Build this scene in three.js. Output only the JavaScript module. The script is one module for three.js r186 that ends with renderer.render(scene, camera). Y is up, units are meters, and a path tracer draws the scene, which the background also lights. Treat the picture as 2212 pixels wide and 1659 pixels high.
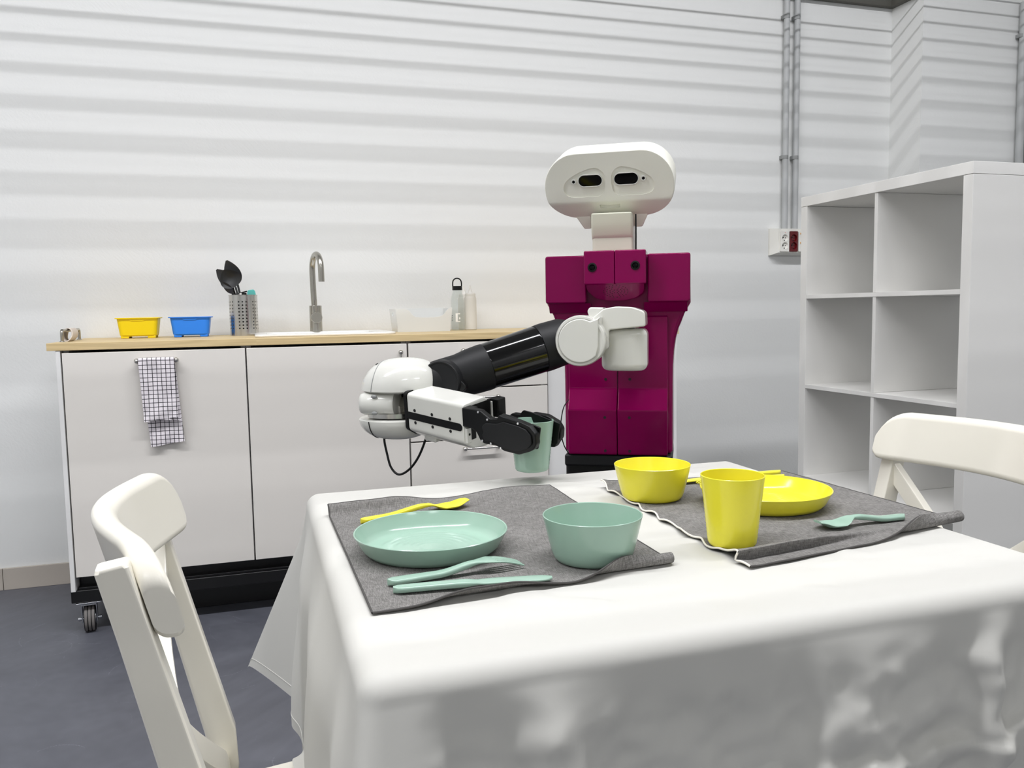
import * as THREE from 'three';
import { RoundedBoxGeometry } from 'three/addons/geometries/RoundedBoxGeometry.js';
import { mergeGeometries } from 'three/addons/utils/BufferGeometryUtils.js';
import { RectAreaLightUniformsLib } from 'three/addons/lights/RectAreaLightUniformsLib.js';
import { Brush, Evaluator, SUBTRACTION } from 'three-bvh-csg';
import { createNoise2D, createNoise3D } from 'simplex-noise';

// ------------------------------------------------------------------ camera, light, exposure
const scene = new THREE.Scene();
scene.background = new THREE.Color(0x000000);
const camera = new THREE.PerspectiveCamera(2 * Math.atan(829.5 / 1777) * 180 / Math.PI, 2212 / 1659, 0.05, 60);
{
  const yaw = 0.29996, pitch = 0.08888, roll = 0.01708, { sin, cos } = Math;
  const fwd = new THREE.Vector3(sin(yaw) * cos(pitch), -sin(pitch), -cos(yaw) * cos(pitch));
  const r0 = new THREE.Vector3(cos(yaw), 0, sin(yaw)), u0 = new THREE.Vector3().crossVectors(r0, fwd);
  const right = r0.clone().multiplyScalar(cos(roll)).addScaledVector(u0, -sin(roll));
  const up = u0.clone().multiplyScalar(cos(roll)).addScaledVector(r0, sin(roll));
  camera.quaternion.setFromRotationMatrix(new THREE.Matrix4().makeBasis(right, up, fwd.clone().negate()));
  camera.position.set(0, 1.05, 0);
}
const renderer = new THREE.WebGLRenderer();
renderer.toneMapping = THREE.LinearToneMapping;
renderer.toneMappingExposure = 1.82;
renderer.shadowMap.enabled = true;
RectAreaLightUniformsLib.init();
const LAMP_POWER = 50, LAMP_COLOUR = 0xfbfbff;
const LAMP_Y = 3.97, LAMP_LONG = 1.4, LAMP_WIDE = 0.13;
const LAMP_SPOTS = [[-2.7, -0.95], [-1.1, -0.95], [0.5, -0.95], [2.1, -0.95], [-1.3, 3.9], [2.1, 3.9]];

// ------------------------------------------------------------------ helpers
let seed = 7;
const rnd = () => { seed = (seed * 1664525 + 1013904223) % 4294967296; return seed / 4294967296; };
const n2 = createNoise2D(rnd), n3 = createNoise3D(rnd);
const V = (x, y, z) => new THREE.Vector3(x, y, z);
const { PI, sin, cos, abs, min, max, sqrt, pow, hypot, atan2 } = Math;
const clamp = (x, a = 0, b = 1) => min(b, max(a, x));
const sm = (a, b, x) => { const t = clamp((x - a) / (b - a)); return t * t * (3 - 2 * t); };
const lerp = (a, b, t) => a + (b - a) * t;
const used = {};
function numbered(n) { const k = used[n] = (used[n] ?? -1) + 1; return k ? `${n}_${String(k).padStart(3, '0')}` : n; }
function shade(o) { o.castShadow = o.receiveShadow = true; return o; }
function tag(o, label, category, group) { o.userData.label = label; o.userData.category = category; if (group) o.userData.group = group; return o; }
function thing(name, label, category, [x, y, z] = [0, 0, 0], turn = 0, group) {
  const o = new THREE.Group(); o.name = numbered(name); o.position.set(x, y, z); o.rotation.y = turn; scene.add(o);
  return tag(o, label, category, group);
}
function part(parent, name, geo, m, label) {
  const o = shade(new THREE.Mesh(Array.isArray(geo) ? merge(geo) : geo, m)); o.name = name; parent.add(o);
  if (label) o.userData.label = label;
  return o;
}
function solo(name, geo, m, label, category, group) { const o = part(scene, numbered(name), geo, m); return tag(o, label, category, group); }
function structure(name, geo, m, parent = scene) { const o = part(parent, name, geo, m); if (parent === scene) o.userData.kind = 'structure'; return o; }
function clean(g) { g = g.index ? g.toNonIndexed() : g; for (const k of Object.keys(g.attributes)) if (!['position', 'normal', 'uv'].includes(k)) g.deleteAttribute(k); if (!g.attributes.uv) g.setAttribute('uv', new THREE.BufferAttribute(new Float32Array(g.attributes.position.count * 2), 2)); g.clearGroups(); return g; }
function merge(list) { return mergeGeometries(list.map(clean)); }
const mv = (g, x = 0, y = 0, z = 0) => g.translate(x, y, z);
function box(x0, x1, y0, y1, z0, z1, r = 0.002) {
  const w = x1 - x0, h = y1 - y0, d = z1 - z0, rr = min(r, w / 2.01, h / 2.01, d / 2.01);
  const g = rr > 0 ? new RoundedBoxGeometry(w, h, d, 2, rr) : new THREE.BoxGeometry(w, h, d);
  return boxUV(mv(g, (x0 + x1) / 2, (y0 + y1) / 2, (z0 + z1) / 2));
}
function boxUV(g, swap) {
  g = clean(g); const p = g.attributes.position, uv = g.attributes.uv, a = V(), b = V(), c = V();
  for (let i = 0; i < p.count; i += 3) {
    a.fromBufferAttribute(p, i); b.fromBufferAttribute(p, i + 1); c.fromBufferAttribute(p, i + 2);
    const n = b.clone().sub(a).cross(c.clone().sub(a)), ax = abs(n.x), ay = abs(n.y), az = abs(n.z);
    [a, b, c].forEach((q, k) => { let u, v; if (ay >= ax && ay >= az) [u, v] = [q.x, q.z]; else if (ax >= az) [u, v] = [q.z, q.y]; else [u, v] = [q.x, q.y]; uv.setXY(i + k, swap ? v : u, swap ? u : v); });
  }
  return g;
}
function crease(g, deg = 35) {                                                                  // normals averaged by area across edges flatter than deg
  g = clean(g); const p = g.attributes.position, n = p.count, lim = cos(deg * PI / 180), F = [], U = [], at = new Map(), a = V(), b = V(), c = V(), keys = new Array(n);
  for (let i = 0; i < n; i += 3) {
    a.fromBufferAttribute(p, i); b.fromBufferAttribute(p, i + 1); c.fromBufferAttribute(p, i + 2);
    const k = b.clone().sub(a).cross(c.clone().sub(a)); F.push(k); U.push(k.clone().normalize());
  }
  for (let i = 0; i < n; i++) { const k = keys[i] = `${Math.round(p.getX(i) * 1e6)},${Math.round(p.getY(i) * 1e6)},${Math.round(p.getZ(i) * 1e6)}`; (at.get(k) || at.set(k, []).get(k)).push((i / 3) | 0); }
  const sum = new Map(), id = F.map((v, i) => { a.fromBufferAttribute(p, i * 3); const u = U[i], k = `${Math.round(u.x * 500)},${Math.round(u.y * 500)},${Math.round(u.z * 500)},${Math.round(u.dot(a) * 1e4)}`; sum.set(k, (sum.get(k) || 0) + v.length()); return k; }), G = id.map(k => sum.get(k)); // a flat face counts with its whole area
  const out = new Float32Array(n * 3), s = V();
  for (let i = 0; i < n; i++) { const f = (i / 3) | 0; s.set(0, 0, 0); for (const q of at.get(keys[i])) if (U[q].dot(U[f]) > lim) s.addScaledVector(U[q], G[q]); if (s.lengthSq() < 1e-24) s.copy(U[f]); s.normalize(); out.set([s.x, s.y, s.z], i * 3); }
  g.setAttribute('normal', new THREE.BufferAttribute(out, 3)); return g;
}
function cyl(r0, r1, h, seg = 40) { return new THREE.CylinderGeometry(r1, r0, h, seg); }       // bottom radius first
function rod(a, b, r, seg = 24, r2 = r) {                                                      // round bar between two points
  const d = b.clone().sub(a), g = cyl(r, r2, d.length(), seg);
  g.applyQuaternion(new THREE.Quaternion().setFromUnitVectors(V(0, 1, 0), d.normalize()));
  return mv(g, (a.x + b.x) / 2, (a.y + b.y) / 2, (a.z + b.z) / 2);
}
function tube(pts, r, seg = 60, rs = 12, closed = false) { return new THREE.TubeGeometry(new THREE.CatmullRomCurve3(pts, closed, 'catmullrom', 0.5), seg, r, rs, closed); }
function lathe(prof, seg = 96) { return crease(new THREE.LatheGeometry(prof.map(([r, y]) => new THREE.Vector2(r, y)), seg), 40); }
function smoothPts(pts, n = 60) { return new THREE.CatmullRomCurve3(pts.map(([a, b]) => V(a, b, 0)), false, 'centripetal').getPoints(n).map(p => [p.x, p.y]); }
function shapeOf(pts, holes = []) { const s = new THREE.Shape(pts.map(([x, y]) => new THREE.Vector2(x, y))); for (const h of holes) s.holes.push(new THREE.Path(h.map(([x, y]) => new THREE.Vector2(x, y)))); return s; }
function ext(pts, z0, z1, bev = 0, holes = [], seg = 3) {                                       // outline extruded from z0 to z1 with a rounded edge inside that depth
  const g = new THREE.ExtrudeGeometry(pts instanceof THREE.Shape ? pts : shapeOf(pts, holes), { depth: z1 - z0 - 2 * bev, bevelEnabled: bev > 0, bevelSize: bev, bevelOffset: -bev, bevelThickness: bev, bevelSegments: seg, curveSegments: 24 });
  return crease(mv(g, 0, 0, z0 + bev), 32);
}
function rrect(w, h, r, n = 6, cx = 0, cy = 0) {
  const o = []; r = min(r, w / 2 - 1e-5, h / 2 - 1e-5);
  for (const [sx, sy, a0] of [[1, 1, 0], [-1, 1, 90], [-1, -1, 180], [1, -1, 270]]) for (let i = 0; i <= n; i++) { const a = (a0 + 90 * i / n) * PI / 180; o.push([cx + sx * (w / 2 - r) + r * cos(a), cy + sy * (h / 2 - r) + r * sin(a)]); }
  return o;
}
function circle(r, n = 24, cx = 0, cy = 0) { return Array.from({ length: n }, (_, i) => [cx + r * cos(2 * PI * i / n), cy + r * sin(2 * PI * i / n)]); }
function roundPoly(pts, r, n = 5) {                                                            // round the corners of an outline; r may be a list
  const o = [], N = pts.length;
  pts.forEach((p, i) => {
    const a = pts[(i + N - 1) % N], b = pts[(i + 1) % N], rr = Array.isArray(r) ? r[i] : r;
    const la = hypot(a[0] - p[0], a[1] - p[1]), lb = hypot(b[0] - p[0], b[1] - p[1]), q = min(rr, la / 2.05, lb / 2.05);
    if (q < 1e-5) { o.push(p); return; }
    const A = [p[0] + (a[0] - p[0]) * q / la, p[1] + (a[1] - p[1]) * q / la], B = [p[0] + (b[0] - p[0]) * q / lb, p[1] + (b[1] - p[1]) * q / lb];
    for (let k = 0; k <= n; k++) { const t = k / n; o.push([(1 - t) ** 2 * A[0] + 2 * t * (1 - t) * p[0] + t * t * B[0], (1 - t) ** 2 * A[1] + 2 * t * (1 - t) * p[1] + t * t * B[1]]); }
  });
  return o;
}
function loft(rings, deg = 35) {                                                               // closed rings of points joined and capped
  const n = rings[0].length, pos = [], idx = [], uv = []; let len = 0;
  rings.forEach((r, i) => { if (i) len += r[0].distanceTo(rings[i - 1][0]); r.forEach((p, j) => { pos.push(p.x, p.y, p.z); uv.push(j / n * 0.2, len); }); });
  for (let i = 0; i + 1 < rings.length; i++) for (let j = 0; j < n; j++) { const a = i * n + j, b = i * n + (j + 1) % n; idx.push(a, b, a + n, b, b + n, a + n); }
  for (const [i, flip] of [[0, true], [rings.length - 1, false]]) {
    const c = rings[i].reduce((s, p) => s.add(p), V(0, 0, 0)).multiplyScalar(1 / n), k = pos.length / 3; pos.push(c.x, c.y, c.z); uv.push(0, 0);
    for (let j = 0; j < n; j++) { const a = i * n + j, b = i * n + (j + 1) % n; flip ? idx.push(k, b, a) : idx.push(k, a, b); }
  }
  const g = new THREE.BufferGeometry(); g.setAttribute('position', new THREE.Float32BufferAttribute(pos, 3)); g.setAttribute('uv', new THREE.Float32BufferAttribute(uv, 2)); g.setIndex(idx); g.computeVertexNormals();
  return crease(g, deg);
}
function gridGeo(nu, nv, fn, uvs = 1, creased = 0) {                                           // fn(u, v) in 0..1 -> [x, y, z, (u, v)]
  const pos = [], uv = [], idx = [];
  for (let j = 0; j <= nv; j++) for (let i = 0; i <= nu; i++) { const q = fn(i / nu, j / nv); pos.push(q[0], q[1], q[2]); uv.push((q[3] ?? i / nu) * uvs, (q[4] ?? j / nv) * uvs); }
  for (let j = 0; j < nv; j++) for (let i = 0; i < nu; i++) { const a = j * (nu + 1) + i, b = a + 1, c = a + nu + 1, d = c + 1; idx.push(a, c, b, b, c, d); }
  const g = new THREE.BufferGeometry(); g.setAttribute('position', new THREE.Float32BufferAttribute(pos, 3)); g.setAttribute('uv', new THREE.Float32BufferAttribute(uv, 2)); g.setIndex(idx); g.computeVertexNormals();
  return creased ? crease(g, creased) : g;
}
function sheet(nu, nv, fn, t) {                                                                // a grid with thickness t (fn gives the top face)
  const top = gridGeo(nu, nv, fn), n = top.attributes.normal, p = top.attributes.position, N = p.count;
  const pos = [...p.array], uv = [...top.attributes.uv.array, ...top.attributes.uv.array], idx = [...top.index.array];
  for (let i = 0; i < N; i++) pos.push(p.getX(i) - n.getX(i) * t, p.getY(i) - n.getY(i) * t, p.getZ(i) - n.getZ(i) * t);
  const tri = top.index.array; for (let i = 0; i < tri.length; i += 3) idx.push(tri[i] + N, tri[i + 2] + N, tri[i + 1] + N);
  const W = nu + 1, edge = (a, b) => idx.push(a, b, a + N, b, b + N, a + N);
  for (let i = 0; i < nu; i++) { edge(i, i + 1); edge(nv * W + i + 1, nv * W + i); }
  for (let j = 0; j < nv; j++) { edge((j + 1) * W, j * W); edge(j * W + nu, (j + 1) * W + nu); }
  const g = new THREE.BufferGeometry(); g.setAttribute('position', new THREE.Float32BufferAttribute(pos, 3)); g.setAttribute('uv', new THREE.Float32BufferAttribute(uv, 2)); g.setIndex(idx); g.computeVertexNormals();
  return crease(g, 50);
}
function tex(w, h, fn, { srgb = true, rep = [1, 1] } = {}) {
  const d = new Uint8Array(w * h * 4);
  for (let y = 0; y < h; y++) for (let x = 0; x < w; x++) { const c = fn(x / w, y / h, x, y), i = (y * w + x) * 4; d[i] = clamp(c[0], 0, 255); d[i + 1] = clamp(c[1], 0, 255); d[i + 2] = clamp(c[2], 0, 255); d[i + 3] = c[3] ?? 255; }
  const t = new THREE.DataTexture(d, w, h); t.wrapS = t.wrapT = THREE.RepeatWrapping; t.magFilter = THREE.LinearFilter; t.minFilter = THREE.LinearMipmapLinearFilter; t.generateMipmaps = true;
  if (srgb) t.colorSpace = THREE.SRGBColorSpace; t.repeat.set(...rep); t.needsUpdate = true; return t;
}
const tile2 = (u, v, f, o = 0) => { const a = 2 * PI * u, b = 2 * PI * v; return n3(cos(a) * f / 6.283 + o, sin(a) * f / 6.283 + cos(b) * f / 6.283, sin(b) * f / 6.283 - o); }; // repeats at the edges
const std = (color, roughness, more = {}) => new THREE.MeshPhysicalMaterial({ color, roughness, ...more });
const grey = (v) => [v, v, v];

// ------------------------------------------------------------------ materials
const wallBump = tex(512, 512, (u, v) => grey(128 + 40 * tile2(u, v, 60) + 40 * tile2(u, v, 140, 3) + 25 * tile2(u, v, 14, 9)), { srgb: false });
const scuffs = new Float32Array(1024 * 1024);
for (let k = 0; k < 170; k++) { // pale scratches and scuffs in the floor paint
  let x = rnd() * 1024, y = rnd() * 1024, a = rnd() * 2 * PI, bend = (rnd() - 0.5) * 0.08; const len = 10 + rnd() * rnd() * 130, c = 8 + rnd() * 34;
  for (let q = 0; q < len; q++) { x += cos(a); y += sin(a); a += bend + (rnd() - 0.5) * 0.1; if (rnd() < 0.8) scuffs[((y | 0) & 1023) * 1024 + ((x | 0) & 1023)] += c * (0.4 + 0.6 * rnd()); }
}
const floorMap = tex(1024, 1024, (u, v, x, y) => { const s = 4 * tile2(u, v, 9) + 3 * tile2(u, v, 40, 2) + min(70, scuffs[y * 1024 + x]); return [88 + s, 90 + s, 98 + s]; }, { rep: [0.55, 0.55] });
const woodMap = tex(512, 1024, (u, v) => { const g = n2(v * 46 + n2(v * 5, u * 2) * 1.2, u * 1.6), f = n2(v * 260, u * 9), k = 9 * g + 7 * f; return [214 + k, 190 + k, 142 + k * 0.9]; });
const weaveMap = tex(1024, 1024, (u, v) => {
  const a = tile2(u * 0.999, v, 150, 1), s = n2(u * 15, v * 300) * 20 + n2(u * 300, v * 15 + 50) * 24 + a * 12 + n2(u * 6, v * 6) * 5; return [117 + s, 115 + s, 112 + s];
});
const weaveBump = tex(512, 512, (u, v, x, y) => grey(128 + 50 * n2(u * 20, v * 240) + 50 * n2(u * 240, v * 20 + 9)), { srgb: false });
const checkMap = tex(512, 512, (u, v) => { const f = (t) => { const q = (t * 8) % 1; return q < 0.13 ? 1 : 0; }; const k = f(u) + f(v); return k ? (k > 1 ? [22, 20, 24] : [40, 37, 42]) : [236, 230, 234]; });
const M = {
  wall: std(0xe4e5e3, 0.9, { bumpMap: wallBump, bumpScale: 0.0006 }), ceiling: std(0xd8d8d4, 0.95), floor: std(0xffffff, 0.42, { map: floorMap }),
  baseboard: std(0xb9b1a7, 0.55), trim: std(0x55544e, 0.6), slat: std(0x6b6a66, 0.6), lampBody: std(0xdddddd, 0.5),
  lampGlow: std(0xffffff, 0.6, { emissive: LAMP_COLOUR, emissiveIntensity: 6 }),
  wood: std(0xffffff, 0.5, { map: woodMap }), front: std(0xe3dfd8, 0.42), carcass: std(0xe6e6e4, 0.5), blackBoard: std(0x0b0b0c, 0.32), steel: std(0xc9c7c2, 0.22, { metalness: 1 }), dullSteel: std(0xb4b1a8, 0.27, { metalness: 1 }), zinc: std(0xc4c6ca, 0.22, { metalness: 1 }),
  sink: std(0xf4f3ef, 0.18), shelf: std(0xe8e7e3, 0.4), chair: std(0xf0ecdf, 0.3, { clearcoat: 0.4, clearcoatRoughness: 0.2 }), cloth: std(0xc9c8c2, 0.62, { side: THREE.DoubleSide, sheen: 0.2 }),
  mat: std(0xffffff, 0.9, { map: weaveMap, bumpMap: weaveBump, bumpScale: 0.00012 }), matHem: std(0x4a4846, 0.9), paleHem: std(0xe6e2d6, 0.9),
  mint: std(0x9dbbaa, 0.17), yellow: std(0xf0e63c, 0.2), boxYellow: std(0xf2d600, 0.42), boxBlue: std(0x2a86f2, 0.42), teal: std(0x5cbcb4, 0.5),
  darkNylon: std(0x2f3031, 0.5), rubber: std(0x161617, 0.6), greyRubber: std(0x6f6b68, 0.7), pipe: std(0xb9b9ad, 0.5), greyPipe: std(0x8b8c90, 0.5),
  conduit: std(0xb4b6b6, 0.5), clip: std(0x8e908f, 0.5), socket: std(0xecebe4, 0.35), redSocket: std(0x5e0910, 0.22), hole: std(0x070707, 0.7), orange: std(0xd79a3a, 0.5), redDot: std(0xd04a3c, 0.5),
  towel: std(0xffffff, 0.95, { map: checkMap }), strap: std(0xd9cfc4, 0.7),
  white: std(0xdadad3, 0.16, { clearcoat: 0.5, clearcoatRoughness: 0.08 }), matteWhite: std(0xecebdf, 0.45), cream: std(0xdedecb, 0.3), magenta: std(0x7a0046, 0.12, { specularIntensity: 0.5 }),
  black: std(0x060707, 0.42, { specularIntensity: 0.6 }), softBlack: std(0x101113, 0.55, { specularIntensity: 0.7 }), glossBlack: std(0x050506, 0.1), lens: std(0x010102, 0.06, { specularIntensity: 0.35 }), seam: std(0x2a0620, 0.5), holeDark: std(0x1a0312, 0.6), brightScrew: std(0xf4f4f4, 0.25, { metalness: 0.6 }),
  frost: std(0xf3f4f2, 0.35, { transmission: 0.35, thickness: 0 }), milky: std(0xf0eee8, 0.55, { transmission: 0.4, thickness: 0 }), glass: std(0xf2f5f4, 0.03, { transmission: 0.95, thickness: 0, ior: 1.5 }), labelWhite: std(0xf5f3ec, 0.6), green: std(0x333333, 0.5),
  table: std(0xe8e8e4, 0.5),
};

// ------------------------------------------------------------------ the room
const ZB = -3.58, XL = -4.2, XR = 4.9, ZF = 5.0, YC = 4.16;
structure('floor', box(XL, XR, -0.1, 0, ZB, ZF, 0), M.floor);
structure('wall_back', box(XL - 0.2, XR + 0.2, 0, YC, ZB - 0.2, ZB, 0), M.wall);
structure('wall_left', box(XL - 0.2, XL, 0, YC, ZB, ZF, 0), M.wall);
structure('wall_right', box(XR, XR + 0.2, 0, YC, ZB, ZF, 0), M.wall);
structure('wall_front', box(XL - 0.2, XR + 0.2, 0, YC, ZF, ZF + 0.2, 0), M.wall);
structure('ceiling', box(XL - 0.2, XR + 0.2, YC, YC + 0.15, ZB - 0.2, ZF + 0.2, 0), M.ceiling);
structure('wall_pilaster', box(3.177, XR, 0, YC, ZB, -3.37, 0), M.wall);
{ // stoneware skirting along the back wall, laid in lengths
  const g = new THREE.Group(); g.name = 'baseboard_back'; g.userData.kind = 'structure'; scene.add(g);
  const L = [box(-0.299, 0.299, 0, 0.085, ZB, ZB + 0.012, 0.0015)]; let k = 0;
  for (let x = XL + 0.31; x < 3.0; x += 0.6) { const o = part(g, k ? `tile_${String(k).padStart(3, '0')}` : 'tile', L[0], M.baseboard); o.position.x = x + (-0.98 - (XL + 0.31)) % 0.6 + 0.3; k++; }
}
{ // dark angle that carries the open slat ceiling
  const g = new THREE.Group(); g.name = 'trim_1'; g.userData.kind = 'structure'; scene.add(g);
  part(g, 'wall_angle', box(XL, 3.177, 2.552, 2.6, ZB, ZB + 0.03, 0.002), M.trim);
  part(g, 'wall_angle_001', box(3.147, 3.177, 2.552, 2.6, ZB + 0.03, -3.372, 0.002), M.trim);
}
{ // open ceiling of slim flat slats running along the back wall; the lamps hang above it
  const g = new THREE.Group(); g.name = 'ceiling_grille'; g.userData.kind = 'structure'; scene.add(g);
  const s = box(XL + 0.02, XR - 0.02, 2.6, 2.605, -0.0035, 0.0035, 0.001);
  for (let k = 0, z = -3.3; z < 4.9; z += 0.108, k++) { const o = part(g, k ? `slat_${String(k).padStart(3, '0')}` : 'slat', s, M.slat); o.position.z = z; }
}
const whichLamp = ['first ceiling lamp from the left wall in the row above the table', 'second ceiling lamp from the left wall in the row above the table', 'third ceiling lamp from the left wall in the row above the table', 'fourth ceiling lamp from the left wall in the row above the table', 'ceiling lamp nearer the left wall in the far row', 'ceiling lamp nearer the shelf side in the far row'];
LAMP_SPOTS.forEach(([x, z], i) => {
  const t = thing('ceiling_lamp', 'long white ' + whichLamp[i], 'lamp', [x, LAMP_Y, z], 0, 'long ceiling lamps above the slats');
  part(t, 'housing', box(-LAMP_LONG / 2 - 0.02, LAMP_LONG / 2 + 0.02, 0, YC - LAMP_Y, -LAMP_WIDE / 2 - 0.015, LAMP_WIDE / 2 + 0.015, 0.004), M.lampBody);
  part(t, 'diffuser', box(-LAMP_LONG / 2, LAMP_LONG / 2, -0.012, 0, -LAMP_WIDE / 2, LAMP_WIDE / 2, 0.003), M.lampGlow);
  const l = new THREE.RectAreaLight(LAMP_COLOUR, LAMP_POWER, LAMP_LONG, LAMP_WIDE); l.rotation.x = -PI / 2; l.position.y = -0.02; t.add(l);
});

// ------------------------------------------------------------------ kitchen run
const YT = 0.971, ZFr = -2.95;
{
  const t = thing('platform', 'black platform on castors that carries the kitchen cabinets', 'platform', [0, 0, 0]);
  part(t, 'deck', box(-0.622, 1.6, 0.108, 0.15, -3.55, -2.965, 0.003), M.blackBoard);
  part(t, 'toe_board', box(-0.6, 1.6, 0.15, 0.196, -3.03, -3.015, 0.001), M.blackBoard);
  part(t, 'ledge', box(-0.6, 1.6, 0.15, 0.157, -3.015, -2.975, 0.001), M.blackBoard);
  part(t, 'skirt', box(-0.3, 1.55, 0, 0.108, -3.12, -3.1, 0.002), M.blackBoard);
  part(t, 'skirt_001', box(-0.45, 1.55, 0, 0.108, -3.5, -3.48, 0.002), M.blackBoard);
}
function caster(x, z, label) {
  const t = thing('caster', label, 'caster', [x, 0, z], 0.12, 'castors under the platform');
  const wheel = [], R = 0.043;
  for (const k of [-1, 0, 1]) wheel.push(mv(cyl(R, R, 0.0075, 48).rotateZ(PI / 2), k * 0.0108, R, 0));
  part(t, 'tyre', merge([mv(cyl(R - 0.0022, R - 0.0022, 0.034, 48).rotateZ(PI / 2), 0, R, 0)]), M.rubber);
  part(t, 'tread', merge(wheel), M.greyRubber, 'grey ribbed tread');
  part(t, 'hub', mv(cyl(0.022, 0.022, 0.037, 32).rotateZ(PI / 2), 0, R, 0), M.zinc);
  part(t, 'axle', merge([mv(cyl(0.004, 0.004, 0.066, 16).rotateZ(PI / 2), 0, R, 0), mv(cyl(0.0065, 0.0065, 0.01, 6).rotateZ(PI / 2), 0.03, R, 0), mv(cyl(0.0065, 0.0065, 0.01, 6).rotateZ(PI / 2), -0.03, R, 0)]), M.zinc);
  const cheek = [[-0.012, 0.03], [0.012, 0.03], [0.026, 0.098], [-0.026, 0.098]];
  part(t, 'fork', merge([-0.0235, 0.0205].map(x0 => ext(roundPoly(cheek, 0.006), 0, 0.003, 0.0006).rotateY(PI / 2).translate(x0, 0, 0)).concat([box(-0.0235, 0.0235, 0.095, 0.099, -0.03, 0.03, 0.001)])), M.zinc);
  part(t, 'top_plate', box(-0.038, 0.038, 0.103, 0.1075, -0.038, 0.038, 0.001), M.zinc);
  part(t, 'swivel', mv(cyl(0.022, 0.022, 0.006), 0, 0.101, 0), M.zinc);
}
caster(-0.575, -3.0, 'zinc castor with striped rubber tyre under the open end of the platform');
{
  const t = thing('drain_pipe', 'pale plastic drain pipe elbow behind the castor', 'pipe', [-0.5, 0.075, -3.05]);
  part(t, 'collar', mv(cyl(0.023, 0.023, 0.03, 32).rotateZ(PI / 2), 0.0, 0, 0), M.pipe);
  for (let k = 0; k < 10; k++) { const a = k / 10 * 2 * PI; part(t, 'rib', box(-0.013, 0.013, -0.0025, 0.0025, 0.0215, 0.0255, 0.001).rotateX(a), M.pipe); }
  part(t, 'tube', merge([mv(cyl(0.017, 0.017, 0.08, 32).rotateZ(PI / 2), 0.05, 0, 0)]), M.greyPipe);
  part(t, 'riser', mv(cyl(0.02, 0.02, 0.075, 32), 0.052, -0.005, 0), M.greyPipe);
  part(t, 'foot', mv(cyl(0.017, 0.02, 0.072, 32), 0.095, -0.039, 0), M.greyPipe);
}
function pull(door, x0, x1, y, z) {                                                            // bar handle on two ball posts
  const h = part(door, 'handle', merge([rod(V(x0, y, z + 0.022), V(x1, y, z + 0.022), 0.0042, 16)]
    .concat(...[x0, x1].map(x => [mv(new THREE.SphereGeometry(0.0088, 20, 14), x, y, z + 0.022), rod(V(x, y, z), V(x, y, z + 0.022), 0.005, 14)]))), M.steel, 'steel bar handle with ball ends');
  return h;
}
function cabinet(name, label, x0, x1) {
  const t = thing(name, label, 'cabinet', [0, 0, 0]);
  part(t, 'carcass', merge([box(x0, x0 + 0.016, 0.1965, 0.945, -3.55, -2.99, 0), box(x1 - 0.016, x1, 0.1965, 0.945, -3.55, -2.99, 0), box(x0, x1, 0.1965, 0.212, -3.55, -2.99, 0), box(x0, x1, 0.2, 0.94, -3.55, -3.54, 0)]), M.carcass);
  for (const x of [x0 + 0.06, x1 - 0.06]) part(t, 'leg', mv(cyl(0.015, 0.015, 0.045, 16), x, 0.1733, -3.2), M.blackBoard);
  return t;
}
{
  const a = cabinet('base_cabinet', 'white base cabinet whose door carries the checked towel', -0.602, -0.037);
  const d = part(a, 'door', box(-0.6, -0.039, 0.198, 0.938, -2.97, -2.953, 0.0018), M.front); pull(d, -0.377, -0.257, 0.906, -2.953);
  const b = cabinet('base_cabinet', 'white base cabinet with a plain door under the sink', -0.036, 0.519);
  const e = part(b, 'door', box(-0.0345, 0.5175, 0.198, 0.938, -2.97, -2.953, 0.0018), M.front); pull(e, -0.066, 0.066, 0, 0).rotation.z = PI / 2; e.children[0].position.set(0.492, 0.842, -2.953);
  const c = cabinet('drawer_cabinet', 'white cabinet of three drawers behind the robot arm', 0.521, 1.058);
  for (const [y0, y1] of [[0.768, 0.938], [0.578, 0.7635], [0.198, 0.5735]]) { const w = part(c, 'drawer', box(0.5235, 1.0555, y0, y1, -2.97, -2.953, 0.0018), M.front); pull(w, 0.722, 0.852, y1 - 0.031, -2.953); }
  const dd = cabinet('base_cabinet', 'white plain end cabinet half hidden behind the robot body', 1.06, 1.591); part(dd, 'door', box(1.0625, 1.5905, 0.198, 0.938, -2.985, -2.968, 0.0018), M.carcass);
  solo('side_panel', box(-0.618, -0.6045, 0.1503, 0.946, -3.55, -2.953, 0.001), M.carcass, 'white cover panel on the free end of the kitchen, beside the towel door', 'panel');
  solo('side_panel', box(1.592, 1.607, 0.15, 0.946, -3.55, -2.953, 0.001), M.carcass, 'white end panel holding up the worktop behind the robot body', 'panel');
  const wt = box(-0.642, 1.615, 0.9465, YT, ZB + 0.002, ZFr, 0.0015);
  { const uv = wt.attributes.uv; for (let i = 0; i < uv.count; i++) { const u = uv.getX(i), v = uv.getY(i); uv.setXY(i, u * 0.7, v * 1.4); } }
  solo('worktop', wt, M.wood, 'oak effect worktop along the back wall on the white cabinets', 'worktop');
}
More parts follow.
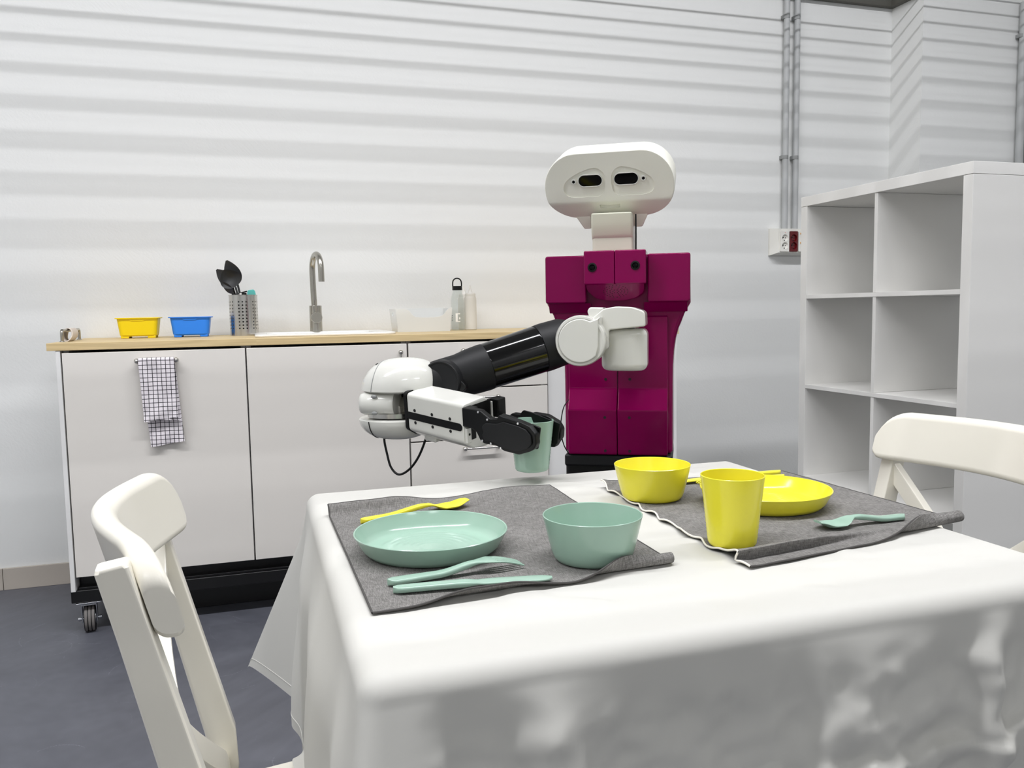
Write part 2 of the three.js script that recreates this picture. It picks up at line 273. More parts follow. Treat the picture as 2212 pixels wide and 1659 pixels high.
{ // sink, tap
  const t = thing('sink', 'white inset sink with a raised rim in the worktop', 'sink', [0.247, YT, -3.265]);
  part(t, 'rim', ext(rrect(0.505, 0.42, 0.03, 8), 0, 0.009, 0.0035, [rrect(0.40, 0.30, 0.05, 8, -0.01, -0.015).reverse()]).rotateX(-PI / 2), M.sink);
  part(t, 'bowl', ext(rrect(0.42, 0.32, 0.05, 8, -0.01, -0.015), 0, 0.002).rotateX(-PI / 2), M.sink);
  const f = thing('kitchen_tap', 'brushed steel tap with a tall hooked spout behind the sink', 'tap', [0.233, YT + 0.0085, -3.42]);
  part(f, 'body', lathe([[0, 0], [0.0245, 0], [0.0245, 0.103], [0.0235, 0.1045], [0, 0.1045]], 48), M.dullSteel);
  part(f, 'knob', lathe([[0, 0], [0.0215, 0], [0.0225, 0.002], [0.0225, 0.02], [0.0205, 0.0225], [0, 0.0225]], 48).rotateX(PI / 2).translate(0, 0.056, 0.024), M.dullSteel);
  part(f, 'lever', rod(V(-0.002, 0.08, 0.035), V(0.0, 0.128, 0.037), 0.0035, 14), M.dullSteel);
  const pts = [V(-0.004, 0.1, 0), V(-0.006, 0.17, 0), V(-0.007, 0.24, 0)];
  for (let k = 1; k <= 10; k++) { const a = PI * k / 10; pts.push(V(-0.007 + 0.026 * (1 - cos(a)) / 2, 0.245 + 0.06 * sin(a), 0.055 * (1 - cos(a)))); }
  pts.push(V(0.0195, 0.198, 0.11));
  part(f, 'spout', merge([tube(pts, 0.0118, 90, 20), rod(V(0.0195, 0.2, 0.11), V(0.0195, 0.196, 0.11), 0.0118, 20)]), M.dullSteel);
}
{ // perforated steel caddy with utensils
  const hx = -0.043, hz = -3.40, R = 0.0525, H = 0.158;
  const t = thing('utensil_caddy', 'round perforated steel caddy holding the dark utensils', 'caddy', [hx, YT, hz]);
  const cells = [], cw = 2 * PI * R / 24, ch = 0.0128, y0 = 0.022;
  const bend = (g) => { const p = g.attributes.position; for (let i = 0; i < p.count; i++) { const a = p.getX(i) / R, r = R + p.getZ(i); p.setXYZ(i, r * sin(a), p.getY(i), r * cos(a)); } g.computeVertexNormals(); return g; };
  for (let c = 0; c < 24; c++) {
    const holes = c % 4 !== 2, x0 = c * cw;
    if (holes) for (let r = 0; r < 9; r++) { const s = shapeOf([[x0, y0 + r * ch], [x0 + cw / 2, y0 + r * ch], [x0 + cw, y0 + r * ch], [x0 + cw, y0 + (r + 1) * ch], [x0 + cw / 2, y0 + (r + 1) * ch], [x0, y0 + (r + 1) * ch]], [circle(0.003, 12, x0 + cw / 2, y0 + (r + 0.5) * ch).reverse()]); cells.push(clean(new THREE.ExtrudeGeometry(s, { depth: 0.0008, bevelEnabled: false }))); }
    const plain = holes ? [[0, y0], [y0 + 9 * ch, H]] : [[0, H]];
    for (const [a, b] of plain) for (const k of [0, 1, 2, 3]) cells.push(clean(mv(new THREE.BoxGeometry(cw / 4, b - a, 0.0008), x0 + cw * (k + 0.5) / 4, (a + b) / 2, 0.0004)));
  }
  const g = bend(merge(cells)); g.rotateY(0.5 * cw / R * -1 + (-0.05));
  part(t, 'wall', crease(g, 30), M.steel);
  part(t, 'base', lathe([[0, 0.001], [R - 0.002, 0.001], [R, 0.004], [R, 0.006], [0, 0.006]], 48), M.steel);
  part(t, 'lip', lathe([[R - 0.0012, H - 0.003], [R + 0.0016, H - 0.003], [R + 0.0018, H], [R - 0.0014, H], [R - 0.0012, H - 0.003]], 64), M.steel);
  const base = V(hx, YT, hz);
  function utensil(name, label, foot, neck, headLen, w0, cup, turn, tip) {
    const o = thing(name, label, 'utensil', [hx, YT, hz], 0, 'dark nylon utensils in the caddy');
    part(o, 'shaft', tube([foot, foot.clone().lerp(neck, 0.6), neck], 0.0042, 20, 10), M.darkNylon);
    const dir = tip.clone().sub(neck).normalize(), side = V(cos(turn), 0, sin(turn)); side.addScaledVector(dir, -side.dot(dir)).normalize(); const nor = V().crossVectors(side, dir);
    const rings = []; for (let i = 0; i <= 20; i++) { const s = i / 20, w = max(0.004, w0 * pow(sin(PI * clamp(0.06 + 0.93 * pow(s, 0.8), 0, 0.995)), 0.75)), d = cup * sin(PI * s), c = neck.clone().addScaledVector(dir, s * headLen);
      const ring = []; for (let k = 0; k < 24; k++) { const a = 2 * PI * k / 24, x = cos(a) * w, top = sin(a) > 0; ring.push(c.clone().addScaledVector(side, x).addScaledVector(nor, -d * (1 - (x / w) ** 2) + 0.0016 * sin(a))); } rings.push(ring); }
    part(o, 'head', loft(rings, 50), M.darkNylon);
  }
  utensil('serving_spoon', 'dark nylon pointed serving spoon standing tallest in the caddy', V(0.02, 0.012, 0.01), V(-0.018, 0.20, 0.012), 0.098, 0.033, 0.009, 0.35, V(-0.052, 0.285, 0.012));
  utensil('ladle', 'dark nylon ladle with a broad round bowl leaning out of the caddy', V(0.015, 0.012, 0.02), V(-0.026, 0.19, 0.02), 0.076, 0.041, 0.022, 0.1, V(-0.064, 0.25, 0.026));
  utensil('slotted_spoon', 'dark nylon spoon behind the ladle with its tip pointing to the window side', V(0.01, 0.012, -0.015), V(-0.04, 0.2, -0.006), 0.078, 0.026, 0.006, 0.2, V(-0.092, 0.256, -0.01));
  utensil('spatula', 'dark nylon spatula hanging low on the caddy edge', V(0.0, 0.012, -0.02), V(-0.038, 0.165, 0.008), 0.06, 0.016, 0.004, 0.5, V(-0.078, 0.215, 0.012));
  const b = thing('dish_brush', 'teal headed dish brush with dark handle lying in the caddy top', 'brush', [hx, YT, hz]);
  part(b, 'head', ext(roundPoly([[0.014, 0.15], [0.05, 0.15], [0.046, 0.172], [0.041, 0.179], [0.018, 0.176]], 0.006), 0.0, 0.02, 0.003), M.teal, 'teal brush head');
  part(b, 'ferrule', box(-0.004, 0.014, 0.153, 0.166, 0.002, 0.018, 0.002), M.black);
  part(b, 'handle', rod(V(-0.046, 0.156, 0.006), V(0.016, 0.172, 0.008), 0.0025, 12), M.black);
  part(b, 'band', box(-0.013, -0.004, 0.154, 0.165, 0.003, 0.017, 0.002), M.labelWhite);
}
function tub(name, label, m, [x, z], w0, w1, d0, d1, H) {                                       // small open box: flared walls, lip, feet
  const t = thing(name, label, 'box', [x, YT, z], 0, 'small plastic boxes on the worktop'), T = 0.002;
  const ring = (w, d, y, r) => rrect(w, d, r, 6).map(([a, b]) => V(a, y, -b));
  part(t, 'body', loft([ring(w0 - 0.01, d0 - 0.01, 0.007, 0.014), ring(w0, d0, 0.012, 0.016), ring(w1, d1, H - 0.006, 0.016), ring(w1, d1, H, 0.016), ring(w1 - 2 * T, d1 - 2 * T, H, 0.015), ring(w0 - 2 * T, d0 - 2 * T, 0.015, 0.014), ring(w0 - 0.02, d0 - 0.02, 0.0105, 0.01)], 30), m);
  part(t, 'lip', ext(rrect(w1 + 0.014, d1 + 0.014, 0.02, 6), 0, 0.004, 0.0015, [rrect(w1 - 0.004, d1 - 0.004, 0.015, 6).reverse()]).rotateX(-PI / 2).translate(0, H - 0.004, 0), m);
  part(t, 'grip', ext(roundPoly([[-0.032, 0], [0.032, 0], [0.022, -0.008], [-0.022, -0.008]], 0.003), 0, 0.004, 0.001).translate(0, H - 0.004, d1 / 2 - 0.002), m);
  for (const [sx, sz] of [[-1, 1], [1, 1], [-1, -1], [1, -1]]) part(t, 'foot', box(sx * w0 * 0.36 - 0.014, sx * w0 * 0.36 + 0.014, 0, 0.0115, sz * d0 * 0.34 - 0.012, sz * d0 * 0.34 + 0.012, 0.003), m);
}
tub('storage_box', 'small yellow plastic box on the worktop above the towel', M.boxYellow, [-0.421, -3.40], 0.128, 0.142, 0.10, 0.114, 0.077);
tub('storage_box', 'small blue plastic box on the worktop beside the steel caddy', M.boxBlue, [-0.237, -3.40], 0.128, 0.142, 0.10, 0.114, 0.077);
{ // white bin with a scooped front
  const t = thing('scoop_bin', 'translucent white bin with a scooped front on the worktop', 'box', [0.652, YT, -3.37]), H = 0.094, T = 0.0025;
  const w0 = 0.107, w1 = 0.116, zf = 0.075;
  const frontTop = [[-w1, H], [-w1 + 0.035, H], [-w1 + 0.052, H - 0.005], [-w1 + 0.07, H - 0.026], [-w1 + 0.085, H - 0.033], [0.06, H - 0.033], [0.078, H - 0.026], [0.095, H - 0.006], [w1 - 0.006, H + 0.003], [w1, H + 0.003]];
  const full = [[-w1, H], [w1, H + 0.003]];
  const F = (o) => { const p = [[-w0, 0], [w0, 0], ...smoothPts(o, 40).reverse()]; return p; };
  part(t, 'front', ext(F(frontTop), 0, T, 0.0006).rotateX(0.08).translate(0, 0, zf - 0.006), M.frost);
  part(t, 'back', ext([[-w0, 0], [w0, 0], [w1, H + 0.003], [-w1, H]], 0, T, 0.0006).rotateX(-0.08).translate(0, 0, -zf + 0.004), M.frost);
  for (const s of [-1, 1]) {
    const wall = new THREE.ExtrudeGeometry(shapeOf([[-zf + 0.004, 0], [zf - 0.006, 0], [zf, H], [-zf - 0.003, H]], [rrect(0.045, 0.016, 0.008, 5, 0, H - 0.022).reverse()]), { depth: T, bevelEnabled: false });
    wall.rotateY(-PI / 2).translate(T / 2, 0, 0); const p = wall.attributes.position; for (let i = 0; i < p.count; i++) p.setX(i, p.getX(i) + s * (w0 + (w1 - w0) * p.getY(i) / H)); wall.computeVertexNormals();
    part(t, 'side', crease(wall, 30), M.frost);
  }
  part(t, 'floor_plate', box(-w0, w0, 0.0005, 0.003, -zf + 0.004, zf - 0.006, 0.001), M.frost);
}
{ // glass bottle with a loop cap, two squeeze bottles
  const t = thing('glass_bottle', 'clear glass water bottle with a black loop cap on the worktop', 'bottle', [0.817, YT, -3.40]);
  const out = [[0, 0.002], [0.024, 0], [0.0275, 0.004], [0.0285, 0.02], [0.029, 0.09], [0.028, 0.125], [0.0245, 0.145], [0.0205, 0.158], [0.019, 0.166], [0.019, 0.172]];
  part(t, 'glass', lathe([...smoothPts(out.slice(2), 40).map((p) => p), [0.0178, 0.172]].reverse().concat([[0.0275, 0.004], [0.024, 0.0005], [0, 0.002]]), 64), M.glass);
  part(t, 'cap', lathe([[0, 0.169], [0.0205, 0.169], [0.021, 0.171], [0.0205, 0.186], [0, 0.186]], 40), M.black);
  part(t, 'loop', tube([V(-0.0185, 0.18, 0), V(-0.0188, 0.198, 0), V(-0.0165, 0.209, 0), V(-0.009, 0.2165, 0), V(0, 0.2185, 0), V(0.009, 0.2165, 0), V(0.0165, 0.209, 0), V(0.0188, 0.198, 0), V(0.0185, 0.18, 0)], 0.0027, 60, 10), M.black);
  const band = (a0, a1, y0, y1) => gridGeo(8, 1, (u, v) => { const a = lerp(a0, a1, u), r = 0.0294; return [r * sin(a), lerp(y0, y1, v), r * cos(a)]; });
  part(t, 'printed_mark', merge([band(-0.55, -0.25, 0.036, 0.072), band(-0.55, 0.1, 0.036, 0.039), band(-0.55, 0.1, 0.068, 0.072), band(-0.05, 0.1, 0.047, 0.055)]), M.labelWhite);
  part(t, 'printed_scale', merge([0.04, 0.047, 0.054, 0.061].map(y => band(-1.25, -1.05, y, y + 0.0025))), M.green);
  function squeeze(label, x, z, s) {
    const q = thing('squeeze_bottle', label, 'bottle', [x, YT, z], 0, 'milky squeeze bottles on the worktop');
    part(q, 'body', lathe([[0, 0.001], [0.022 * s, 0], [0.0255 * s, 0.004], [0.026 * s, 0.06], [0.0255 * s, 0.132], [0.023 * s, 0.142], [0.018, 0.143], [0, 0.143]], 56), M.milky);
    part(q, 'cap', lathe([[0, 0.142], [0.0215, 0.142], [0.0225, 0.144], [0.0225, 0.153], [0.02, 0.156], [0, 0.157]], 48), M.milky);
    part(q, 'nozzle', lathe([[0, 0.155], [0.013, 0.156], [0.0085, 0.163], [0.0045, 0.174], [0.0022, 0.19], [0, 0.1905]], 32), M.milky);
  }
  squeeze('milky squeeze bottle in front, close beside the clear glass bottle', 0.873, -3.40, 1);
  squeeze('milky squeeze bottle half hidden behind the glass bottle', 0.87, -3.5, 1);
}
{ // steel grab bar with a wound pale cable at the end of the worktop
  const t = thing('grab_bar', 'steel bar standing on the free end of the worktop', 'handle', [-0.621, YT, -3.2]);
  part(t, 'bar', tube([V(0, 0, 0.12), V(0, 0.03, 0.12), V(0, 0.0365, 0.113), V(0, 0.0375, 0.1), V(0, 0.0375, -0.03), V(0, 0.0375, -0.14), V(0, 0.0365, -0.153), V(0, 0.03, -0.16), V(0, 0, -0.16)], 0.0055, 90, 14), M.dullSteel);
  for (const z of [0.12, -0.16]) part(t, 'foot', mv(cyl(0.0095, 0.0075, 0.003, 20), 0, 0.0015, z), M.dullSteel);
  const w = thing('wound_strap', 'pale strap wound over the steel bar on the worktop', 'strap', [-0.621, YT, -3.2]);
  const band = sheet(60, 6, (u, v) => { const a = 2 * PI * u, z = 0.045 - v * 0.10; return [0.003 - 0.0135 * cos(a) * (1 + 0.25 * sin(a * 0.5)), 0.0225 + 0.0215 * sin(a), z + 0.028 * (sin(a) - 1) * -0.8 + 0.002 * sin(v * 20), u, v]; }, 0.0018);
  part(w, 'band', band, M.strap);
  for (let k = 0; k < 4; k++) { const pts = []; for (let i = 0; i < 18; i++) { const a = 2 * PI * i / 18; pts.push(V(0.003 - 0.0152 * cos(a), 0.0225 + 0.0212 * sin(a), 0.04 - k * 0.023 + 0.022 * (1 - sin(a)))); } part(w, 'cord', tube(pts, 0.0011, 48, 6, true), M.strap); }
}
{ // checked towel over the door handle
  const t = thing('towel', 'black and white checked towel folded over the cabinet door handle', 'towel', [-0.318, 0.906, -2.931]);
  const wave = (u, y, k) => 0.003 * sin(u * 9 + y * 8 + k) + 0.0025 * n2(u * 3 + k, y * 9);
  const panel = (w, h0, h1, z, k, skew) => sheet(28, 60, (u, v) => { const hem = lerp(h0, h1, u), y = 0.006 - v * hem, x = (u - 0.5) * w * (1 - 0.03 * v) + skew * v; return [x, y + 0.0, z + wave(u, y, k) * sm(0, 0.15, v) + 0.004 * sm(0.55, 1, v) * (1 + sin(v * 20 + u * 6) * 0.5), x * 9.0, y * 9.0]; }, 0.0016);
  part(t, 'front_fold', panel(0.108, 0.206, 0.192, 0.0125, 1, 0.008), M.towel);
  part(t, 'inner_fold', panel(0.112, 0.2, 0.205, 0.0065, 4, 0.014), M.towel);
  part(t, 'rear_fold', panel(0.108, 0.293, 0.278, -0.0085, 2, 0.022), M.towel);
  part(t, 'top_fold', gridGeo(20, 12, (u, v) => { const a = -0.15 + v * (PI + 0.3), r = 0.0092; return [(u - 0.5) * 0.108, r * sin(a) + 0.002, 0.002 + r * 1.1 * cos(a), (u - 0.5) * 0.108 * 9, -v * 0.03 * 9]; }), Object.assign(M.towel.clone(), { side: THREE.DoubleSide }));
}

// ------------------------------------------------------------------ wall fittings
function conduit(label, x, z, y0, y1, r, clips, g) {
  const t = thing('conduit', label, 'pipe', [x, 0, z], 0, g);
  part(t, 'tube', rod(V(0, y0, r + 0.008), V(0.0, y1, r + 0.008), r, 28), M.conduit);
  for (const y of clips) part(t, 'clip', merge([ext(roundPoly([[-r - 0.006, 0], [r + 0.004, 0], [r + 0.004, r + 0.01], [0, 2 * r + 0.012], [-r - 0.006, r + 0.012]], 0.006), 0, 0.018, 0.001).rotateX(PI / 2).translate(0, y + 0.009, 0)]), M.clip);
}
conduit('grey conduit running down the back wall to the white half of the socket box', 2.534, ZB, 1.43, 2.56, 0.0145, [2.452, 1.782], 'conduits above the socket box');
conduit('grey conduit running down the back wall to the dark red half of the socket box', 2.594, ZB, 1.43, 2.56, 0.0145, [2.452, 1.782], 'conduits above the socket box');
conduit('grey conduit on the pilaster, its first one beside the corner', 3.782, -3.37, 1.2, 2.56, 0.019, [2.395], 'conduits on the pilaster');
conduit('grey conduit on the pilaster, half cut off behind its neighbour', 3.838, -3.37, 1.2, 2.56, 0.019, [2.38], 'conduits on the pilaster');
{
  const t = thing('socket_box', 'white wall box with white and dark red sockets beside the shelf unit', 'socket', [2.457, 1.302, ZB]);
  const W = 0.3, H = 0.133, D = 0.052, b = 0.022;
  part(t, 'housing', loft([[[0, 0], [W, 0], [W, H], [0, H]].map(([x, y]) => V(x, y, 0.001)), [[0, 0], [W, 0], [W, H], [0, H]].map(([x, y]) => V(x, y, 0.012)), [[b, 0.012], [W - b, 0.012], [W - b, H - 0.004], [b, H - 0.004]].map(([x, y]) => V(x, y, D))], 20), M.socket);
  const PT = 0.009, cup = (m, x, y, inner) => {
    const g = lathe([[0, 0.0006], [0.0135, 0.0008], [0.0158, PT - 0.001], [0.0172, PT + 0.0008], [0.0186, PT + 0.0006], [0.0188, PT - 0.0005]], 36).rotateX(PI / 2).translate(x, y, D); const o = part(t, 'socket', g, m);
    for (const [dx, dy, r] of [[-0.0065, 0.003, 0.003], [0.0065, 0.001, 0.0024], [0.001, -0.0125, 0.0032], [-0.0115, -0.003, 0.0024]]) part(o, 'pin_hole', cyl(r, r, 0.002, 14).rotateX(PI / 2).translate(x + dx, y + dy, D + 0.0016), inner);
  };
  const plate = (x0, x1, m, holes) => part(t, 'plate', ext(rrect(x1 - x0, 0.1, 0.003, 3), 0, PT, 0.0008, holes.map(([x, y]) => circle(0.0172, 32, x - (x0 + x1) / 2, y - 0.066).reverse())).translate((x0 + x1) / 2, 0.066, D), m);
  const HX = 0.0545, RX = 0.1065;
  plate(0.03, 0.079, M.socket, [[HX, 0.083], [HX, 0.045]]); plate(0.084, 0.129, M.redSocket, [[RX, 0.083], [RX, 0.045]]); plate(0.134, 0.18, M.socket, []);
  for (const y of [0.083, 0.045]) { cup(M.socket, HX, y, M.hole); cup(M.redSocket, RX, y, M.hole); }
  part(t, 'indicator', cyl(0.0016, 0.0016, 0.002, 10).rotateX(PI / 2).translate(HX, 0.108, D + PT + 0.0002), M.redDot);
  for (const y of [0.1, 0.055]) part(t, 'data_port', merge([box(0.142, 0.172, y, y + 0.008, D + PT - 0.001, D + PT + 0.003, 0.001)]), M.orange, 'orange data port flap');
  for (const y of [0.087, 0.042]) part(t, 'name_strip', box(0.15, 0.172, y, y + 0.004, D + PT - 0.001, D + PT + 0.0015, 0.0005), M.clip);
}

// ------------------------------------------------------------------ shelf unit
{
  const t = thing('shelf_unit', 'tall white open shelf unit of square compartments against the pilaster', 'shelf', [2.04, 0, -2.357]);
  const hw = 0.402, dp = 0.39;
  part(t, 'top_panel', box(0, dp, 1.431, 1.467, -hw, hw, 0.001), M.shelf);
  for (const s of [-1, 1]) part(t, 'side_panel', box(0.001, dp, 0, 1.43, s > 0 ? hw - 0.036 : -hw, s > 0 ? hw : -hw + 0.036, 0.001), M.shelf);
  part(t, 'bottom_panel', box(0.001, dp, 0, 0.036, -hw + 0.0365, hw - 0.0365, 0.001), M.shelf);
  for (const y of [1.084, 0.736, 0.374]) part(t, 'shelf_board', box(0.002, dp - 0.002, y - 0.0075, y + 0.0075, -hw + 0.0365, hw - 0.0365, 0.0008), M.shelf);
  for (const [a, b] of [[0.0365, 0.366], [0.382, 0.728], [0.744, 1.076], [1.092, 1.4305]]) part(t, 'divider', box(0.004, dp - 0.002, a, b, -0.0075, 0.0075, 0.0008), M.shelf);
}

// ------------------------------------------------------------------ table, cloth
const TX0 = 0.078, TX1 = 0.869, TZ0 = -1.393, TZ1 = -0.661, TY = 0.752;
{
  const t = thing('table', 'square table hidden under the white cloth', 'table', [(TX0 + TX1) / 2, 0, (TZ0 + TZ1) / 2]);
  const w = (TX1 - TX0) / 2 - 0.014, d = (TZ1 - TZ0) / 2 - 0.014;
  part(t, 'tabletop', box(-w, w, 0.722, 0.7445, -d, d, 0.01), M.table);
  for (const [sx, sz] of [[1, 1], [-1, 1], [1, -1], [-1, -1]]) part(t, 'leg', box(sx * (w - 0.045) - 0.022, sx * (w - 0.045) + 0.022, 0, 0.722, sz * (d - 0.045) - 0.022, sz * (d - 0.045) + 0.022, 0.004), M.table);
}
const OV = 0.363, IN = 0.011;                                                                    // overhang; the cloth starts to bend this far inside the table's outline
function clothPoint(u, v) {                                                                    // cloth coordinates in metres from the back corner nearest the kitchen's free end
  const W = TX1 - TX0 - 2 * IN, D = TZ1 - TZ0 - 2 * IN, r = 0.022, L = r * PI / 2;
  const a = u < 0 ? u : u > W ? u - W : 0, b = v < 0 ? v : v > D ? v - D : 0;
  let x = TX0 + IN + clamp(u, 0, W), z = TZ0 + IN + clamp(v, 0, D), y = TY;
  const drop = hypot(a, b);
  const inner = min(u, W - u, v, D - v);
  if (drop === 0) { y += sm(0, 0.05, inner) * (0.0010 * n2(u * 9, v * 22) + 0.0012 * n2(u * 4 + 4, v * 5) - 0.0012 * Math.exp(-(((v - 0.44) / 0.004) ** 2)) + 0.0018 * sm(0.5, 0.9, n2(u * 6 + v * 3, v * 12 - u * 4))); return [x, y, z, u, v]; }
  const aa = abs(a), bb = abs(b), th = atan2(bb, aa), sx = Math.sign(a) || -1, sz = Math.sign(b) || -1;
  const left = u < 0 || (a === 0 ? false : false), leanA = 0.05, leanB = 0.0;
  const arcOut = drop < L ? r * sin(drop / r) : r, arcDown = drop < L ? r * (1 - cos(drop / r)) : r, rest = max(0, drop - L);
  // direction of hang: straight down along the sides, a ridge standing out along the diagonal at corners
  const ridge = (sx < 0 && sz < 0) ? [0.25, -0.735, 0.495] : (sx < 0 ? [0.18, -0.85, 0.28] : [0.45, -0.72, 0.5]);
  const dA = [sx < 0 ? 0.085 : 0.05, -1, 0], dB = [0, -1, sz > 0 ? 0.02 + 0.24 * Math.exp(-((max(0, u) / 0.045) ** 2)) : 0.05];
  const ra = aa * rest / drop, rb = bb * rest / drop, sab = sqrt((ra - rb) ** 2 + (ra > 0 && rb > 0 ? (0.02 * min(1, min(ra, rb) * 30)) ** 2 : 0));
  const kA = (ra - rb + sab) / 2, kB = (rb - ra + sab) / 2, kR = (ra + rb - sab) / 2 * Math.SQRT2;
  const d = [0, 1, 2].map(k => kA * dA[k] + kB * dB[k] + kR * ridge[k]);
  x += sx * (arcOut * cos(th) + d[0]); z += sz * (arcOut * sin(th) + d[2]); y += -arcDown + d[1];
  // folds
  if (b === 0 && a !== 0) { const s = v, k = rest / OV, e = sm(0, 0.1, s) * sm(0, 0.1, D - s); x += sx * e * (k * (0.012 * sin(s * 17 + 0.6) + 0.010 * n2(s * 7, 3 + k)) + 0.012 * sm(0, 0.3, k) - 0.014 * k * k); }
  if (a === 0 && b !== 0) {
    const s = u, k = rest / OV, e = sm(0.0, 0.06, s) * sm(0, 0.06, W - s);
    z += sz * e * FRONT(s, k);
  }
  if (u < 0 && y < 0.424) { const w = sm(-1.21, -1.15, z) * sm(-0.80, -0.86, z); x -= w * (0.424 - y) * 0.9; y += w * (0.424 - y); } // the hem lies on the chair seat
  if (u > W && y < 0.424) { const w = sm(-1.33, -1.27, z) * sm(-0.82, -0.88, z); x += w * (0.424 - y) * 0.9; y += w * (0.424 - y); }
  return [x, y, z, u, v];
}
function FRONT(s0, k) {                                                                        // bulges of the side that hangs towards the viewer
  const d0 = k * OV, s = s0 + 0.016 * n2(s0 * 5, d0 * 10), d = max(0, d0 + 0.012 * n2(s0 * 17 + 3, d0 * 16) * sm(0.01, 0.04, d0));
  const hump = (c, w) => Math.exp(-(((s - c) / w) ** 2)), run = (a, b) => { const t = clamp((d - a) / (b - a)); return (b - a) * (t - t * t / 2) * 1.6; }; // run: slope that dies out between a and b
  const lit = clamp(1.1 * hump(-0.01, 0.035) + 0.9 * hump(0.145, 0.05) + 1.0 * hump(0.47, 0.075) + 0.95 * hump(0.63, 0.032) + 0.25 * n2(s0 * 13 + 2, 4), 0, 1.2);
  let z = -0.05 * d0 + 0.27 * lit * run(0, 0.03 + 0.1 * lit) + 0.3 * hump(0.185, 0.026) * (run(0.085, 0.14)) + 0.22 * hump(0.075, 0.02) * run(0.04, 0.075) - 0.5 * hump(0.185, 0.03) * max(0, d - 0.14) * 0.3;
  z += sm(0.28, 0.42, s) * (0.009 * sm(0.118, 0.135, d) * (1 - sm(0.14, 0.2, d)) + 0.012 * hump(0.7, 0.04) * sm(0.06, 0.16, d));
  return z + 0.0035 * sm(0.01, 0.06, d0) * n2(s0 * 11, d0 * 13 + 5) + 0.0016 * sm(0.02, 0.06, d0) * n2(s0 * 26 + 9, d0 * 30);
}
{
  const W = TX1 - TX0 - 2 * IN, D = TZ1 - TZ0 - 2 * IN, nu = 320, nv = 320;
  const g = gridGeo(nu, nv, (p, q) => clothPoint(lerp(-OV, W + OV, p), lerp(-OV, D + OV, q)));
  { const uv = g.attributes.uv; for (let i = 0; i < uv.count; i++) uv.setXY(i, uv.getX(i) * 8, uv.getY(i) * 8); }
  const t = thing('tablecloth', 'white cloth draped over the square table to hang down all round', 'tablecloth');
  part(t, 'cloth', g, M.cloth);
  const H = 0.018, hem = []; // stitched hem
  const line = (fn) => { const pts = []; for (let i = 0; i <= 240; i++) { const [u, v] = fn(i / 240); const p = clothPoint(u, v), q = clothPoint(u * 1.0001, v); pts.push(V(p[0], p[1], p[2])); } return tube(pts, 0.0009, 300, 5); };
  part(t, 'hem_stitch', merge([line(s => [-OV + H, lerp(-OV + H, D + OV - H, s)]), line(s => [lerp(-OV + H, W + OV - H, s), -OV + H])]), M.cloth);
}

// ------------------------------------------------------------------ place mats and tableware
const MY = TY + 0.0012;
function placemat(label, C, lift, hems) {
  const t = thing('placemat', label, 'placemat', [0, 0, 0], 0, 'dark grey woven place mats');
  const P = (s, q) => { const x = lerp(lerp(C[0][0], C[1][0], s), lerp(C[3][0], C[2][0], s), q), z = lerp(lerp(C[0][1], C[1][1], s), lerp(C[3][1], C[2][1], s), q); const l = lift(s, q); return [x + (l[1] || 0), MY + 0.0022 + 0.0003 * n2(s * 8, q * 9) + max(0, l[0]), z + (l[2] || 0), x * 4.0, z * 4.0]; };
  part(t, 'weave', sheet(70, 170, P, 0.0018), M.mat);
  hems.forEach(([s0, q0, s1, q1, m]) => { const pts = []; for (let i = 0; i <= 60; i++) { const p = P(lerp(s0, s1, i / 60), lerp(q0, q1, i / 60)); pts.push(V(p[0], p[1] - 0.0006, p[2])); } part(t, 'hem', tube(pts, 0.0013, 120, 6), m); });
}
const curl = (q, q0, len, R, most) => { const l = max(0, q - q0) * len, a = min(l / R, most); const rest = l - a * R; return [R * (1 - cos(a)) + rest * sin(a), R * sin(a) + rest * cos(a) - l]; }; // the edge rolls up over itself
placemat('grey place mat under the mint plate, mint bowl and mint cutlery', [[0.091, -1.237], [0.461, -1.286], [0.452, -0.825], [0.098, -0.796]], (s, q) => {
  const far = sm(0.07, 0, q) * sm(0.5, 0.25, s) * 0.014, wav = 0.006 * sm(0.4, 0.8, s) * sm(0.26, 0.05, q) * (0.5 + 0.5 * sin(s * 9 + 1)), c = curl(q, 0.962, 0.46, 0.0045, 3.4 * pow(sm(0.6, 1, s), 1.2) + 0.6 * sm(0.1, 0.3, s) * sm(0.62, 0.4, s));
  return [far + wav + c[0], 0, far * 0.8 + c[1]];
}, [[0, 0, 0, 1, M.matHem], [0, 0, 1, 0, M.matHem], [0, 1, 1, 1, M.matHem], [1, 0, 1, 1, M.matHem]]);
placemat('grey place mat with a pale wavy edge under the yellow tableware', [[0.542, -1.26], [0.892, -1.247], [0.906, -0.853], [0.522, -0.792]], (s, q) => {
  const tuck = sm(0.87, 0.91, q) * sm(0.95, 0.915, q) * 0.013 * sm(0.8, 0.2, s), edge = 0.0035 * sm(0.05, 0, s) * (0.5 + 0.5 * sin(q * 60)), far = sm(0.06, 0, q) * sm(0.25, 0, s) * 0.008, c = curl(q, 0.955, 0.45, 0.0055, 3.3 * pow(sm(0.5, 1, s), 1.3));
  return [tuck + edge + far + c[0], sm(0.05, 0, s) * 0.003 * sin(q * 45), far * 0.5 + tuck * 1.3 + c[1]];
}, [[0, 0, 0, 1, M.paleHem], [1, 0, 1, 1, M.matHem], [0, 1, 1, 1, M.matHem], [0, 0, 1, 0, M.matHem]]);
const TB = MY + 0.0026;
